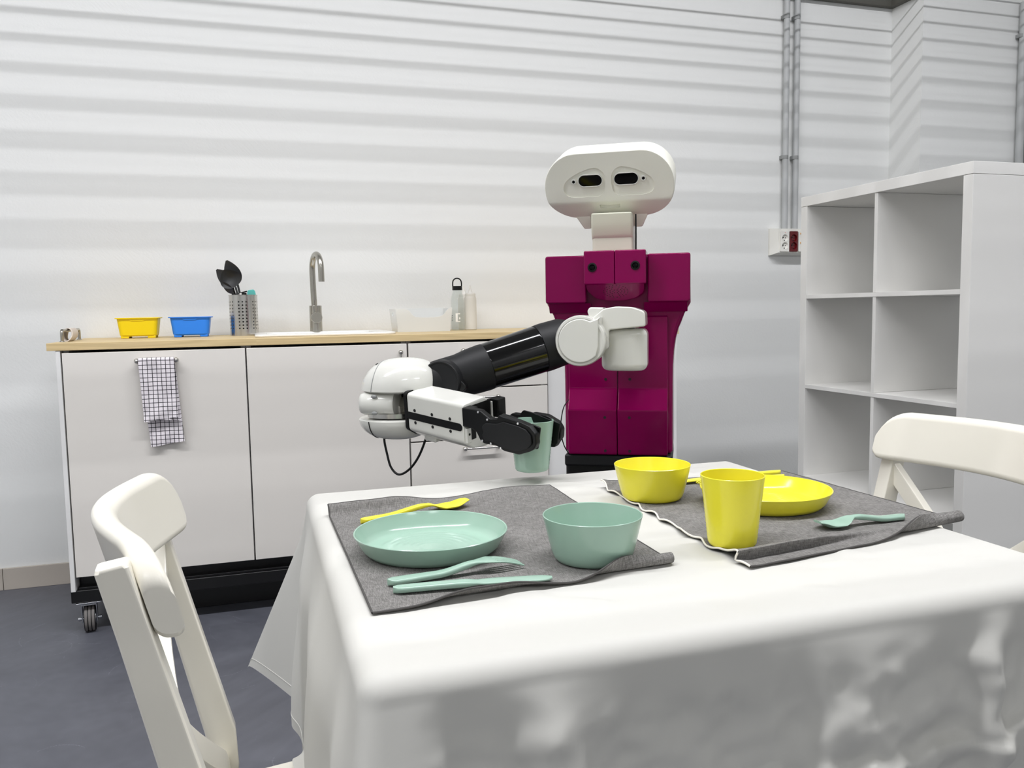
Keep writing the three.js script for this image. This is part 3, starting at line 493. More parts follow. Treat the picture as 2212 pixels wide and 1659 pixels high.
function plateGeo() {
  const p = [[0, 0], [0.073, 0], [0.0795, 0.0015], [0.0855, 0.0075], [0.0948, 0.0245], [0.0951, 0.0256], [0.0943, 0.0263], [0.0932, 0.0258], [0.0915, 0.0215], [0.0862, 0.0115], [0.082, 0.0065], [0.076, 0.0044], [0.07, 0.0042]];
  for (let k = 0; k < 6; k++) { const r = 0.062 - k * 0.009; p.push([r + 0.0028, 0.0042], [r + 0.0007, 0.0026], [r - 0.0007, 0.0026], [r - 0.0028, 0.0042]); }
  p.push([0, 0.0042]); return lathe(p, 128);
}
function rippled(list, r0, r1, y0, y1, n, d) { for (let k = 0; k < n; k++) { const a = k / n, b = (k + 0.75) / n; list.push([lerp(r0, r1, a), lerp(y0, y1, a)], [lerp(r0, r1, b) + d, lerp(y0, y1, b)]); } return list; }
function bowlGeo() { return lathe([...rippled([[0, 0], [0.040, 0], [0.0435, 0.0012], [0.0465, 0.005], [0.048, 0.009]], 0.0482, 0.0515, 0.010, 0.023, 4, 0.0004), [0.0588, 0.0525], [0.0589, 0.0534], [0.0582, 0.054], [0.0573, 0.0535], [0.0502, 0.024], [0.0465, 0.012], [0.0435, 0.0065], [0.038, 0.0045], [0, 0.004]], 128); }
function cupGeo() { return lathe([...rippled([[0, 0], [0.0245, 0], [0.0275, 0.0012], [0.0295, 0.0045]], 0.0298, 0.0355, 0.008, 0.062, 9, 0.00035), [0.0388, 0.0868], [0.0389, 0.0877], [0.0382, 0.0883], [0.0374, 0.0878], [0.0350, 0.064], [0.0285, 0.011], [0.027, 0.006], [0.024, 0.0045], [0, 0.004]], 112); }
const PG = plateGeo(), BG = bowlGeo(), CG = cupGeo();
function ware(name, g, m, label, cat, x, y, z) { const o = solo(name, g, m, label, cat); o.position.set(x, y, z); return o; }
ware('plate', PG, M.mint, 'mint green plate with concentric rings on the nearer grey mat', 'plate', 0.197, TB, -0.988);
ware('bowl', BG, M.mint, 'mint green bowl on the near corner of the grey mat', 'bowl', 0.370, TB, -0.884);
ware('plate', PG, M.yellow, 'yellow plate behind the yellow cup', 'plate', 0.715, TB, -1.043);
ware('bowl', BG, M.yellow, 'yellow bowl on the far corner of the mat, below the robot', 'bowl', 0.579, TB, -1.142);
ware('cup', CG, M.yellow, 'yellow cup standing on the mat in front of the yellow plate', 'cup', 0.553, TB + 0.0005, -0.875);
function cutlery(name, label, cat, m, from, to, kind, flip = 1) {
  const a = V(from[0], 0, from[1]), b = V(to[0], 0, to[1]), len = a.distanceTo(b), t = thing(name, label, cat, [from[0], from[2] ?? TB, from[1]], -atan2(to[1] - from[1], to[0] - from[0]));
  const N = 36, prof = { // half width, centre height, half thickness, dish along 0..1
    spoon: s => [s < 0.62 ? lerp(0.0078, 0.0055, sm(0.1, 0.6, s)) * (s < 0.04 ? sqrt(clamp(s / 0.04, 0.05, 1)) : 1) : 0.0055 + 0.0115 * pow(max(0, sin(PI * clamp((s - 0.62) / 0.40, 0, 0.985))), 0.75), 0.004 + 0.007 * sm(0.2, 0.6, s) * sm(0.76, 0.63, s) + 0.006 * sm(0.86, 1, s), lerp(0.0038, 0.0014, sm(0.52, 0.7, s)), s > 0.66 ? 0.0045 * sin(PI * clamp((s - 0.66) / 0.34)) : 0],
    fork: s => [s < 0.62 ? lerp(0.0078, 0.0055, sm(0.1, 0.6, s)) * (s < 0.04 ? sqrt(clamp(s / 0.04, 0.05, 1)) : 1) : 0.0055 + 0.0065 * sm(0.62, 0.76, s), 0.0046 + 0.0085 * sm(0.35, 0.72, s) - 0.001 * sm(0.74, 0.8, s), lerp(0.0038, 0.0014, sm(0.55, 0.72, s)), 0],
    knife: s => [s < 0.5 ? 0.0072 * (s < 0.04 ? sqrt(clamp(s / 0.04, 0.05, 1)) : 1) : lerp(0.0072, 0.0088, sm(0.5, 0.62, s)) * (s > 0.9 ? sqrt(clamp(1.02 - ((s - 0.9) / 0.1) ** 2, 0.06, 1)) : 1) - 0.0012 * sm(0.48, 0.52, s) * sm(0.56, 0.52, s), 0.0042 + 0.0012 * sin(PI * s), lerp(0.0038, 0.0019, sm(0.44, 0.54, s)), 0],
  }[kind];
  const end = kind === 'fork' ? 0.79 : 1, rings = [];
  for (let i = 0; i <= N; i++) { const s = end * i / N, [w, y, th, dish] = prof(s), ring = []; for (let k = 0; k < 20; k++) { const q = 2 * PI * k / 20, c = Math.sign(cos(q)) * pow(abs(cos(q)), 0.75), x = c * w; ring.push(V(s * len, (y + dish * ((x / w) ** 2) - dish * 0.6) * 1 + th * Math.sign(sin(q)) * pow(abs(sin(q)), 0.75) * 1, x * flip)); } rings.push(ring); }
  const hd = part(t, kind === 'knife' ? 'knife_body' : kind === 'fork' ? 'fork_body' : 'spoon_body', loft(flip < 0 ? rings : rings, 50), m);
  if (kind === 'fork') for (let k = 0; k < 4; k++) {
    const x0 = (k - 1.5) * 0.0061, tine = []; for (let i = 0; i <= 12; i++) { const s = lerp(0.78, 1, i / 12), y = 0.0121 - 0.0088 * pow((s - 0.78) / 0.22, 1.5), w = lerp(0.0022, 0.0011, i / 12), ring = []; for (let j = 0; j < 10; j++) { const q = 2 * PI * j / 10; ring.push(V(s * len, y + 0.0012 * sin(q), x0 + w * cos(q))); } tine.push(ring); }
    part(t, 'tine', loft(tine, 60), m);
  }
}
cutlery('fork', 'mint green fork beside the mint knife, its tines pointing to the bowl', 'fork', M.mint, [0.124, -0.868], [0.281, -0.886], 'fork');
cutlery('knife', 'mint green knife along the near edge of the mat', 'knife', M.mint, [0.126, -0.843], [0.296, -0.822], 'knife');
cutlery('spoon', 'yellow spoon lying behind the mint plate', 'spoon', M.yellow, [0.129, -1.146], [0.295, -1.197], 'spoon');
cutlery('spoon', 'mint green spoon lying beside the yellow plate near the chair', 'spoon', M.mint, [0.838, -0.90], [0.696, -0.898], 'spoon');
cutlery('fork', 'yellow fork between the yellow bowl and cup', 'fork', M.yellow, [0.85, -1.186], [0.690, -1.193], 'fork');
cutlery('knife', 'yellow knife at the far edge of the mat behind the yellow cup', 'knife', M.yellow, [0.868, -1.222], [0.655, -1.214], 'knife');

// ------------------------------------------------------------------ chairs
function makeChair(label) {                                                                    // sitter looks along +z
  const t = thing('dining_chair', label, 'chair', [0, 0, 0], 0, 'white wooden chairs at the table');
  const SH = 0.416, fz = (y) => y > 0.45 ? -0.185 - 0.257 * (y - 0.45) : -0.185 - 0.10 * (0.45 - y), bz = (y) => y > 0.45 ? -0.2266 - 0.222 * (y - 0.45) : -0.2266 - 0.14 * (0.45 - y); // front edge of the back posts
  for (const s of [-1, 1]) {
    const rings = []; for (const y of [0, 0.15, 0.3, 0.42, 0.47, 0.55, 0.65, 0.742, 0.765, 0.831, 0.834]) { const x = s * 0.197, f = fz(y), b = bz(y); const i = y > 0.832 ? 0.003 : 0; rings.push(rrect(0.03 - i, f - b - i, 0.004, 3).map(([p, q]) => V(x + p, y - (y > 0.82 ? 0.15 * ((f - b) / 2 + q) : 0), (f + b) / 2 - q))); }
    part(t, 'back_post', loft(rings, 30), M.chair);
    const fl = []; for (const y of [0, 0.2, SH - 0.02]) { const w = lerp(0.03, 0.038, y / SH); fl.push(rrect(w, w, 0.004, 3).map(([p, q]) => V(s * 0.19 + p, y, 0.185 - q))); }
    part(t, 'front_leg', loft(fl, 30), M.chair);
    part(t, 'seat_rail', box(s * 0.15 - 0.011, s * 0.15 + 0.011, SH - 0.07, SH - 0.02, -0.2, 0.17, 0.002), M.chair);
  }
  const Wc = 0.21, crest = [], NS = 60;
  for (let i = 0; i <= NS; i++) {
    const s = i / NS * 2 - 1, x = s * Wc, e = (1 - abs(s)) * Wc, R = 0.052, yt = 0.848 - (e < R ? R - sqrt(max(0, R * R - (R - max(e, 0.0015)) ** 2)) : 0), yb = 0.758 + (e < 0.012 ? 0.012 - sqrt(max(0, 0.012 ** 2 - (0.012 - max(e, 0.001)) ** 2)) : 0);
    const bow = 0.012 - 0.05 * pow(cos(s * PI / 2), 1.25), th = 0.026, h = max(0.004, yt - yb);
    crest.push(rrect(th, h, min(0.0115, h / 2.1), 5).map(([p, q]) => { const y = (yt + yb) / 2 + q; return V(x, y, fz(y) + bow + 0.003 + p); }));
  }
  part(t, 'crest_rail', loft(crest, 45), M.chair);
  const brace = (x0, y0, x1, y1, dz) => { const r = []; for (let i = 0; i <= 16; i++) { const q = i / 16, x = lerp(x0, x1, q), y = lerp(y0, y1, q), bow = dz - 0.026 * sin(PI * (x / 0.196 + 1) / 2); const a = atan2(y1 - y0, x1 - x0); r.push(rrect(0.032, 0.016, 0.003, 2).map(([p, k]) => V(x - sin(a) * p, y + cos(a) * p, fz(y) - 0.016 + bow + k))); } return loft(r, 30); };
  part(t, 'brace', brace(0.196, 0.74, -0.196, 0.40, 0), M.chair);
  part(t, 'brace', brace(-0.196, 0.74, -0.02, 0.587, 0), M.chair);
  part(t, 'brace', brace(0.02, 0.553, 0.196, 0.40, 0), M.chair);
  part(t, 'seat', ext(roundPoly([[-0.165, -0.2], [0.165, -0.2], [0.205, 0.215], [-0.205, 0.215]], [0.02, 0.02, 0.05, 0.05]), 0, 0.02, 0.006).rotateX(PI / 2).translate(0, SH, 0), M.chair);
  part(t, 'seat_rail', box(-0.18, 0.18, SH - 0.07, SH - 0.02, 0.17, 0.19, 0.002), M.chair);
  return t;
}
const chairA = makeChair('white wooden chair in the foreground at the table end near the towel');
chairA.position.set(0.152, 0, -1.006); chairA.rotation.y = PI / 2 + 0.07;
const chairB = chairA.clone(); chairB.name = numbered('dining_chair'); scene.add(chairB);
chairB.userData = { ...chairA.userData, label: 'white wooden chair across the table in front of the shelf unit' };
chairB.position.set(0.875, 0, -1.073); chairB.rotation.y = -PI / 2;

// ------------------------------------------------------------------ the robot
const robot = thing('robot', 'magenta and white service robot holding a mint cup in its black gripper', 'robot', [0.834, 0, -1.81], -29.1 * PI / 180);
const grp = (name, parent = robot) => { const o = new THREE.Group(); o.name = name; parent.add(o); return o; };
{ // base and column
  const b = part(robot, 'mobile_base', lathe([[0, 0.03], [0.25, 0.03], [0.265, 0.05], [0.27, 0.2], [0.262, 0.26], [0.22, 0.3], [0.12, 0.31], [0, 0.31]], 80), M.black);
  for (const s of [-1, 1]) part(b, 'wheel', mv(cyl(0.06, 0.06, 0.03, 40).rotateZ(PI / 2), s * 0.2, 0.06, 0), M.rubber);
  part(robot, 'column', box(-0.122, 0.122, 0.3, 0.716, -0.12, 0.098, 0.012), M.black);
  part(robot, 'column_collar', box(-0.124, 0.124, 0.685, 0.7135, -0.122, 0.1, 0.006), M.softBlack);
}
{ // torso: shell, two shoulder plates, chest halves, camera box
  const half = [[0.152, 1.173], [0.1625, 1.165], [0.1645, 1.062], [0.151, 1.038], [0.1435, 1.018], [0.1375, 1.004], [0.1318, 0.982], [0.1278, 0.955], [0.1255, 0.92], [0.1248, 0.88], [0.1248, 0.722], [0.119, 0.7145]];
  const outline = half.concat(half.map(([x, y]) => [-x, y]).reverse());
  const torso = part(robot, 'torso', ext(outline, -0.12, 0.08, 0.01), M.magenta);
  for (const s of [-1, 1]) {
    const plate = [[s * 0.069, 1.064], [s * 0.1635, 1.064], [s * 0.1635, 1.1725], [s * 0.069, 1.1725]]; if (s < 0) plate.reverse();
    part(torso, 'shoulder_plate', ext(roundPoly(plate, 0.0065), 0.05, 0.104, 0.004), M.magenta);
    const under = [[0.06, 1.064], [0.098, 1.064], [0.083, 1.042], [0.06, 1.042]];
    part(torso, 'shoulder_chamfer', ext(under, s > 0 ? 0.06 : -0.1575, s > 0 ? 0.1575 : -0.06, 0.002).rotateY(-PI / 2).scale(-1, 1, 1).rotateY(0).translate(0, 0, 0).scale(-1, 1, 1), M.magenta).visible = true;
    // chest half, drawn as a profile from the waist up and pushed across
    const prof = [[0.05, 0.7155], [0.104, 0.7155], [0.106, 0.72], [0.116, 0.817], [0.115, 0.822], [0.090, 0.863], [0.0885, 0.87], [0.0885, 1.03], [0.05, 1.045]];
    const w0 = 0.0006, w1 = 0.1135, g = ext(prof, 0, w1 - w0, 0.003); g.rotateY(-PI / 2); // z of the profile -> x
    const p = g.attributes.position; // profile x became z, depth became -x
    for (let i = 0; i < p.count; i++) { const x = p.getX(i), z = p.getZ(i); p.setXYZ(i, s > 0 ? w0 - x : -w0 + x, p.getY(i), z); }
    if (s > 0) { for (let i = 0; i < p.count; i += 3) { const a = [p.getX(i), p.getY(i), p.getZ(i)]; p.setXYZ(i, p.getX(i + 1), p.getY(i + 1), p.getZ(i + 1)); p.setXYZ(i + 1, ...a); } }
    g.computeVertexNormals();
    const chest = part(robot, 'chest_panel', crease(g, 32), M.magenta);
    for (const [y, z] of [[0.8885, 0.0885], [0.803, 0.1143], [0.7245, 0.1062]]) part(chest, 'screw_hole', cyl(0.0032, 0.0032, 0.002, 18).rotateX(PI / 2).translate(s * 0.0278, y, z), M.holeDark);
  }
  part(robot, 'back_seam', box(-0.0006, 0.0006, 0.72, 1.04, 0.06, 0.0865, 0), M.seam);
  const cam = grp('camera_box');
  for (const s of [-1, 1]) {
    const x0 = s > 0 ? -0.0007 : -0.0695, x1 = s > 0 ? 0.0675 : -0.0013;
    part(cam, 'cover', box(x0, x1, 1.1045, 1.1795, 0.05, 0.146, 0.0035), M.magenta);
    const cx = s > 0 ? 0.0445 : -0.0503, cy = s > 0 ? 1.1447 : 1.1427;
    part(cam, 'lens_ring', lathe([[0.0062, 0.0005], [0.0068, 0.0022], [0.0098, 0.0016], [0.0102, 0], [0.0102, -0.006], [0.0062, -0.004]], 36).rotateX(PI / 2).translate(cx, cy, 0.1462), M.black);
    part(cam, 'lens', mv(new THREE.SphereGeometry(0.0064, 24, 16).scale(1, 1, 0.35), cx, cy, 0.1458), M.lens);
  }
  const spk = [[-0.066, 0], [0.064, 0], [0.062, -0.026], [0.045, -0.042], [0.018, -0.05], [-0.02, -0.05], [-0.047, -0.042], [-0.064, -0.02]];
  const sp = part(cam, 'speaker_panel', ext(roundPoly(spk, 0.008), -0.012, 0, 0.002).rotateX(0.72).translate(0, 1.1055, 0.142), M.magenta);
  const dots = []; for (let r = 0; r < 4; r++) for (let k = 0; k < 6 + r * 5; k++) { const a = 2 * PI * k / (6 + r * 5), q = 0.005 + r * 0.0055, x = q * cos(a) * 1.25, y = -0.022 + q * sin(a) * 0.8; if (abs(x) > 0.002) dots.push(cyl(0.0009, 0.0009, 0.0014, 8).rotateX(PI / 2).translate(x, y, 0)); }
  const sh = part(cam, 'speaker_holes', merge(dots).rotateX(0.72).translate(0, 1.1055, 0.142), M.holeDark); sh.userData.kind = 'stuff';
}
{ // neck
  part(robot, 'neck_post', box(-0.056, 0.036, 1.178, 1.25, 0.0, 0.088, 0.006), M.cream);
  const prof = roundPoly([[0.02, 1.203], [0.078, 1.203], [0.09, 1.212], [0.099, 1.235], [0.106, 1.266], [0.02, 1.266]], [0.002, 0.01, 0.012, 0.012, 0.004, 0.002], 6);
  const g = ext(prof, -0.047, 0.047, 0.006).rotateY(-PI / 2); part(robot, 'neck_cover', g.translate(-0.0105, 0, 0), M.cream);
  part(robot, 'neck_cable', tube([V(0.041, 1.265, 0.06), V(0.0415, 1.23, 0.064), V(0.041, 1.172, 0.06)], 0.0018, 20, 8), M.black);
}
{ // head
  const head = grp('head'); head.position.set(-0.0174, 1.3235, 0.098); head.rotation.set(0.385, -0.05, 0, 'YXZ');
  const HW = 0.1465, HH = 0.0785;
  const rim0 = rrect(2 * HW, 2 * HH, HH * 0.96, 30), rim = (k = 1) => rim0.map(([x, y]) => [k * x, k * y]);
  const bendY = -0.0335, zf = (y) => -0.375 * (bendY - y + sqrt((bendY - y) ** 2 + 0.0025 ** 2));
  const back = [[0.9, -0.098], [0.965, -0.096], [0.985, -0.09], [0.99, -0.052], [0.985, -0.05], [0.985, -0.0485], [0.995, -0.047], [1, -0.01], [0.998, -0.003], [0.99, -0.0006]];
  const rings = back.map(([k, z]) => rim(k).map(([x, y]) => V(x, y, z + (z > -0.04 ? zf(y) : 0) * (z > -0.02 ? 1 : 0.3))));
  for (let r = 0; r < 40; r++) { const k = 0.99 * (1 - (r + 0.6) / 40.5); rings.push(rim(k).map(([x, y]) => V(x, y, zf(y)))); }
  const shell = loft(rings, 24); shell.deleteAttribute('uv');
  const eyeOut = (s) => { const p = smoothPts([[0.0085, -0.005], [0.0065, 0.012], [0.010, 0.03], [0.026, 0.0425], [0.048, 0.04], [0.08, 0.027], [0.0985, 0.012], [0.103, -0.003], [0.097, -0.0155], [0.082, -0.0215], [0.05, -0.022], [0.024, -0.0215], [0.013, -0.015], [0.0085, -0.005]], 60); return p.map(([x, y]) => [s * x, y + 0.0015]).slice(0, -1); };
  const ev = new Evaluator(); ev.attributes = ['position', 'normal']; ev.useGroups = false;
  const br = (g) => { const b = new Brush(g); b.updateMatrixWorld(); return b; };
  const cut = (pts, d) => { const g = ext(pts[0][0] < 0 ? pts.slice().reverse() : pts, -d, 0.02, 0); g.deleteAttribute('uv'); return g; };
  let res = br(shell);
  for (const s of [-1, 1]) res = ev.evaluate(res, br(cut(eyeOut(s), 0.0028)), SUBTRACTION);
  { const g = ext(roundPoly([[-0.0225, -0.0505], [-0.0235, -0.041], [0.0, -0.0435], [0.0235, -0.041], [0.0225, -0.0505], [0, -0.0525]].reverse(), 0.001), -0.02, 0.02, 0); g.deleteAttribute('uv'); res = ev.evaluate(res, br(g), SUBTRACTION); }
  part(head, 'shell', crease(res.geometry, 24), M.matteWhite);
  part(head, 'mouth_recess', box(-0.026, 0.026, -0.0545, -0.0395, -0.028, -0.0155, 0.001), M.matteWhite);
  for (const s of [-1, 1]) {
    const cx = s * 0.0405 - 0.0005, cy = 0.0165, cxr = s * 0.0405;
    part(head, 'eye_rim', ext(rrect(0.0565, 0.0285, 0.0142, 12, cxr, cy), -0.006, 0.0012, 0.0008, [rrect(0.0525, 0.0245, 0.0122, 12, cxr, cy).reverse()]), M.white);
    part(head, 'eye_window', ext(rrect(0.0527, 0.0247, 0.0123, 12, cxr, cy), -0.006, -0.0002, 0.0003), M.lens, 'glossy black camera window');
    part(head, 'sensor_rim', ext(circle(0.0062, 24, s * 0.0785, cy - 0.001), -0.006, 0.0008, 0.0006, [circle(0.0034, 20, s * 0.0785, cy - 0.001).reverse()]), M.white);
    part(head, 'sensor_hole', cyl(0.0035, 0.0035, 0.004, 20).rotateX(PI / 2).translate(s * 0.0785, cy - 0.001, -0.0022), M.lens);
    const pr = s < 0 ? [[-0.096, -0.055], [-0.067, -0.104], [-0.05, -0.104], [-0.049, -0.055]] : [[0.047, -0.055], [0.051, -0.104], [0.069, -0.104], [0.092, -0.055]];
    part(head, 'jaw_bracket', ext(roundPoly(s < 0 ? pr : pr, 0.004), -0.062, -0.03, 0.003), M.matteWhite);
  }
}
{ // arm
  const arm = grp('arm');
  const up = roundPoly([[-0.0088, 1.0507], [0.0162, 1.0549], [0.0483, 1.0534], [0.0742, 1.0442], [0.0751, 1.0145], [0.003, 1.008], [0.0018, 0.9708], [-0.0131, 0.9672], [-0.0360, 0.975], [-0.034, 1.03]], [0.006, 0.006, 0.008, 0.008, 0.005, 0.004, 0.005, 0.005, 0.01, 0.004]).reverse();
  part(arm, 'shoulder_housing', ext(up, 0.235, 0.332, 0.003), M.white);
  part(arm, 'shoulder_wing', ext(roundPoly([[-0.0428, 1.0466], [-0.0375, 1.0545], [-0.009, 1.0535], [-0.012, 1.03], [-0.034, 1.02]], 0.004).reverse(), 0.25, 0.318, 0.004), M.white);
  part(arm, 'shoulder_link', box(-0.03, 0.05, 0.95, 1.045, 0.08, 0.25, 0.02), M.white);
  const plan = roundPoly([[-0.0168, 0.236], [0.0772, 0.236], [0.0772, 0.31], [0.056, 0.322], [0.01, 0.322], [-0.0168, 0.302]], [0.01, 0.01, 0.016, 0.02, 0.024, 0.022], 8);
  const lo = new THREE.ExtrudeGeometry(shapeOf(plan), { depth: 0.058, bevelEnabled: true, bevelSize: 0.013, bevelOffset: -0.013, bevelThickness: 0.014, bevelSegments: 6, curveSegments: 16 }); // stands upright
  lo.rotateX(PI / 2); const lp = lo.attributes.position; lo.translate(0, 0.924 + 0.014 + 0.058, 0);
  part(arm, 'shoulder_motor', crease(lo, 30), M.white);
  const C = V(-0.0505, 0.9885, 0.32), drum = lathe([[0, 0], [0.045, 0], [0.0495, 0.004], [0.0505, 0.012], [0.0505, 0.068], [0.0485, 0.073], [0.0445, 0.0735], [0.0445, 0.072], [0, 0.072]], 72);
  part(arm, 'elbow_drum', drum.rotateX(PI / 2).translate(C.x, C.y, 0.30), M.white);
  const lobe = []; for (let k = 0; k <= 60; k++) { const a = (62 + (256 * k) / 60) * PI / 180; lobe.push([C.x + 0.0428 * cos(a), C.y + 0.0428 * sin(a)]); }
  lobe.push([-0.0145, C.y - 0.012], [-0.0145, C.y + 0.0425]);
  part(arm, 'elbow_cover', ext(lobe, 0.368, 0.3765, 0.0022), M.white);
  part(arm, 'elbow_yoke', ext(roundPoly([[-0.045, 0.955], [-0.0105, 0.966], [-0.0105, 1.036], [-0.03, 1.0235]], 0.003), 0.26, 0.3722, 0.002), M.white);
  // upper arm, three sleeves along one axis
  const A = V(-0.072, 0.9925, 0.300), B = V(-0.345, 0.9045, 0.449), at = (t) => A.clone().lerp(B, t), ax = B.clone().sub(A).normalize(), s1 = V().crossVectors(ax, V(0, 1, 0)).normalize(), s2 = V().crossVectors(s1, ax);
  const tubeRing = (t, r, ry = r) => Array.from({ length: 48 }, (_, i) => { const a = 2 * PI * i / 48; return at(t).addScaledVector(s1, cos(a) * r).addScaledVector(s2, sin(a) * ry); });
  part(arm, 'upper_cuff', loft([tubeRing(0.02, 0.040), tubeRing(0.08, 0.048), tubeRing(0.2, 0.0497), tubeRing(0.245, 0.0491)], 40), M.softBlack);
  part(arm, 'gloss_sleeve', loft([tubeRing(0.247, 0.0482), tubeRing(0.252, 0.0488), tubeRing(0.595, 0.0468), tubeRing(0.6, 0.0462)], 40), M.glossBlack);
  part(arm, 'lower_cuff', loft([tubeRing(0.602, 0.047), tubeRing(0.62, 0.0474), tubeRing(0.7, 0.046), tubeRing(0.78, 0.041, 0.043), tubeRing(0.9, 0.037, 0.044), tubeRing(1.0, 0.036, 0.042), tubeRing(1.08, 0.03, 0.035)], 40), M.softBlack);
  for (const [t, a] of [[0.56, 0.35], [0.47, 0.42]]) { const c = at(t).addScaledVector(s1, -sin(a + 0.2) * 0 ), n = s1.clone().multiplyScalar(cos(a)).addScaledVector(s2, sin(a)).normalize(); const q = new THREE.Quaternion().setFromUnitVectors(V(0, 1, 0), n); const ring = lathe([[0.0016, 0], [0.0016, 0.0006], [0.0027, 0.0006], [0.0027, 0]], 18); ring.applyQuaternion(q); part(arm, 'sleeve_screw', ring.translate(...c.addScaledVector(n, 0.0458 + 0.0002).toArray()), M.clip); }
  const F = at(0.86), fq = new THREE.Quaternion().setFromUnitVectors(V(0, 1, 0), V(-0.1, -0.02, 1).normalize());
  part(arm, 'forearm_disc', lathe([[0, -0.043], [0.036, -0.043], [0.0405, -0.039], [0.041, 0.036], [0.0385, 0.041], [0.036, 0.0405], [0.0355, 0.0395], [0, 0.041]], 64).applyQuaternion(fq).translate(F.x, F.y, F.z), M.softBlack);
  part(arm, 'forearm_fork', ext(roundPoly([[-0.045, -0.03], [0.03, -0.03], [0.05, -0.012], [0.03, 0.008], [-0.045, 0.0]], 0.008), 0.02, 0.038, 0.002).translate(F.x - 0.0, F.y, F.z), M.black);
}
{ // wrist: two domes with a roller between them
  const wr = grp('wrist'); wr.position.set(-0.3965, 0.883, 0.447); wr.rotation.y = 0;
  const dome = (H, R, kx, kz, sh, y0) => { const p = [[0, 0], [R - 0.004, 0], [R, 0.003]]; for (let i = 1; i <= 24; i++) { const a = PI / 2 * i / 24; p.push([max(0, R * pow(cos(a), 0.8)), 0.003 + (abs(H) - 0.003) * pow(sin(a), 0.9)]); } const g = lathe(p, 96); if (H < 0) g.rotateX(PI); g.scale(kx, 1, kz); const q = g.attributes.position; for (let i = 0; i < q.count; i++) q.setX(i, q.getX(i) + sh * q.getY(i)); return crease(g.translate(0, y0, 0), 40); };
  const surf = (x, H, R, kx, kz, sh, y0) => { const pts = []; for (let i = 0; i <= 22; i++) { const a = PI / 2 * i / 24, r = R * pow(cos(a), 0.8), y = Math.sign(H) * (0.003 + (abs(H) - 0.003) * pow(sin(a), 0.9)), xx = x + sh * y, q = 1 - (x / (kx * r)) ** 2; if (q > 0.01) pts.push(V(xx, y + y0, kz * r * sqrt(q) + 0.0003)); } return pts; };
  const T = [0.0655, 0.07, 1.16, 0.98, 0.14, 0.0135], Lw = [-0.044, 0.068, 1.08, 0.98, -0.1, -0.0385];
  part(wr, 'upper_shell', dome(...T), M.white);
  part(wr, 'lower_shell', dome(...Lw).translate(-0.014, 0, 0), M.white);
  part(wr, 'rear_bridge', box(-0.078, -0.03, -0.05, 0.02, -0.05, -0.012, 0.012), M.white);
  part(wr, 'core', mv(cyl(0.034, 0.034, 0.064, 48), -0.03, -0.012, -0.01), M.black);
  part(wr, 'gear_ring', mv(cyl(0.056, 0.056, 0.009, 64), -0.012, -0.0315, 0.002), M.steel);
  part(wr, 'roller', loft([[-0.079, 0.5, 0.5], [-0.078, 0.72, 0.66], [-0.0735, 0.92, 0.84], [-0.065, 1.01, 0.95], [-0.045, 1.02, 1], [-0.014, 1.02, 1], [-0.006, 1.1, 0.98], [-0.002, 1.06, 0.94]].map(([x, k, q]) => rrect(0.0425 * k, 0.128 * q, 0.0195 * k, 8).map(([y, z]) => V(x, y - 0.0085, -z))), 35).translate(0.004, 0, 0), M.white);
  for (const y of [0.0075, -0.0245]) part(wr, 'roller_notch', mv(new THREE.SphereGeometry(0.0052, 18, 12).scale(1.2, 0.7, 0.5), -0.034, y, 0.0625), M.clip);
  part(wr, 'shell_seam', tube(surf(-0.042, ...T), 0.0008, 70, 6), M.clip);
  part(wr, 'shell_seam', tube(surf(-0.034, ...Lw).map(p => p.add(V(-0.014, 0, 0))), 0.0012, 70, 6), M.hole);
  part(wr, 'shell_hole', cyl(0.0032, 0.0032, 0.002, 16).rotateX(0.5).rotateZ(0.25).translate(-0.042, 0.0665, 0.02), M.hole);
  part(robot, 'wrist_cable', tube([V(-0.424, 0.825, 0.463), V(-0.4276, 0.8038, 0.4695), V(-0.4222, 0.7737, 0.4711), V(-0.4124, 0.7473, 0.4766), V(-0.3939, 0.7354, 0.484), V(-0.3719, 0.7468, 0.4835), V(-0.3512, 0.7734, 0.4869), V(-0.3345, 0.8092, 0.4925), V(-0.333, 0.825, 0.492)], 0.0023, 90, 10), M.black);
  part(robot, 'torso_cable', tube([V(-0.1106, 0.8438, 0.12), V(-0.119, 0.8276, 0.14), V(-0.1235, 0.80, 0.15), V(-0.1242, 0.78, 0.152), V(-0.1222, 0.76, 0.15), V(-0.1176, 0.738, 0.14), V(-0.110, 0.715, 0.115)], 0.0013, 60, 8), M.black);
}
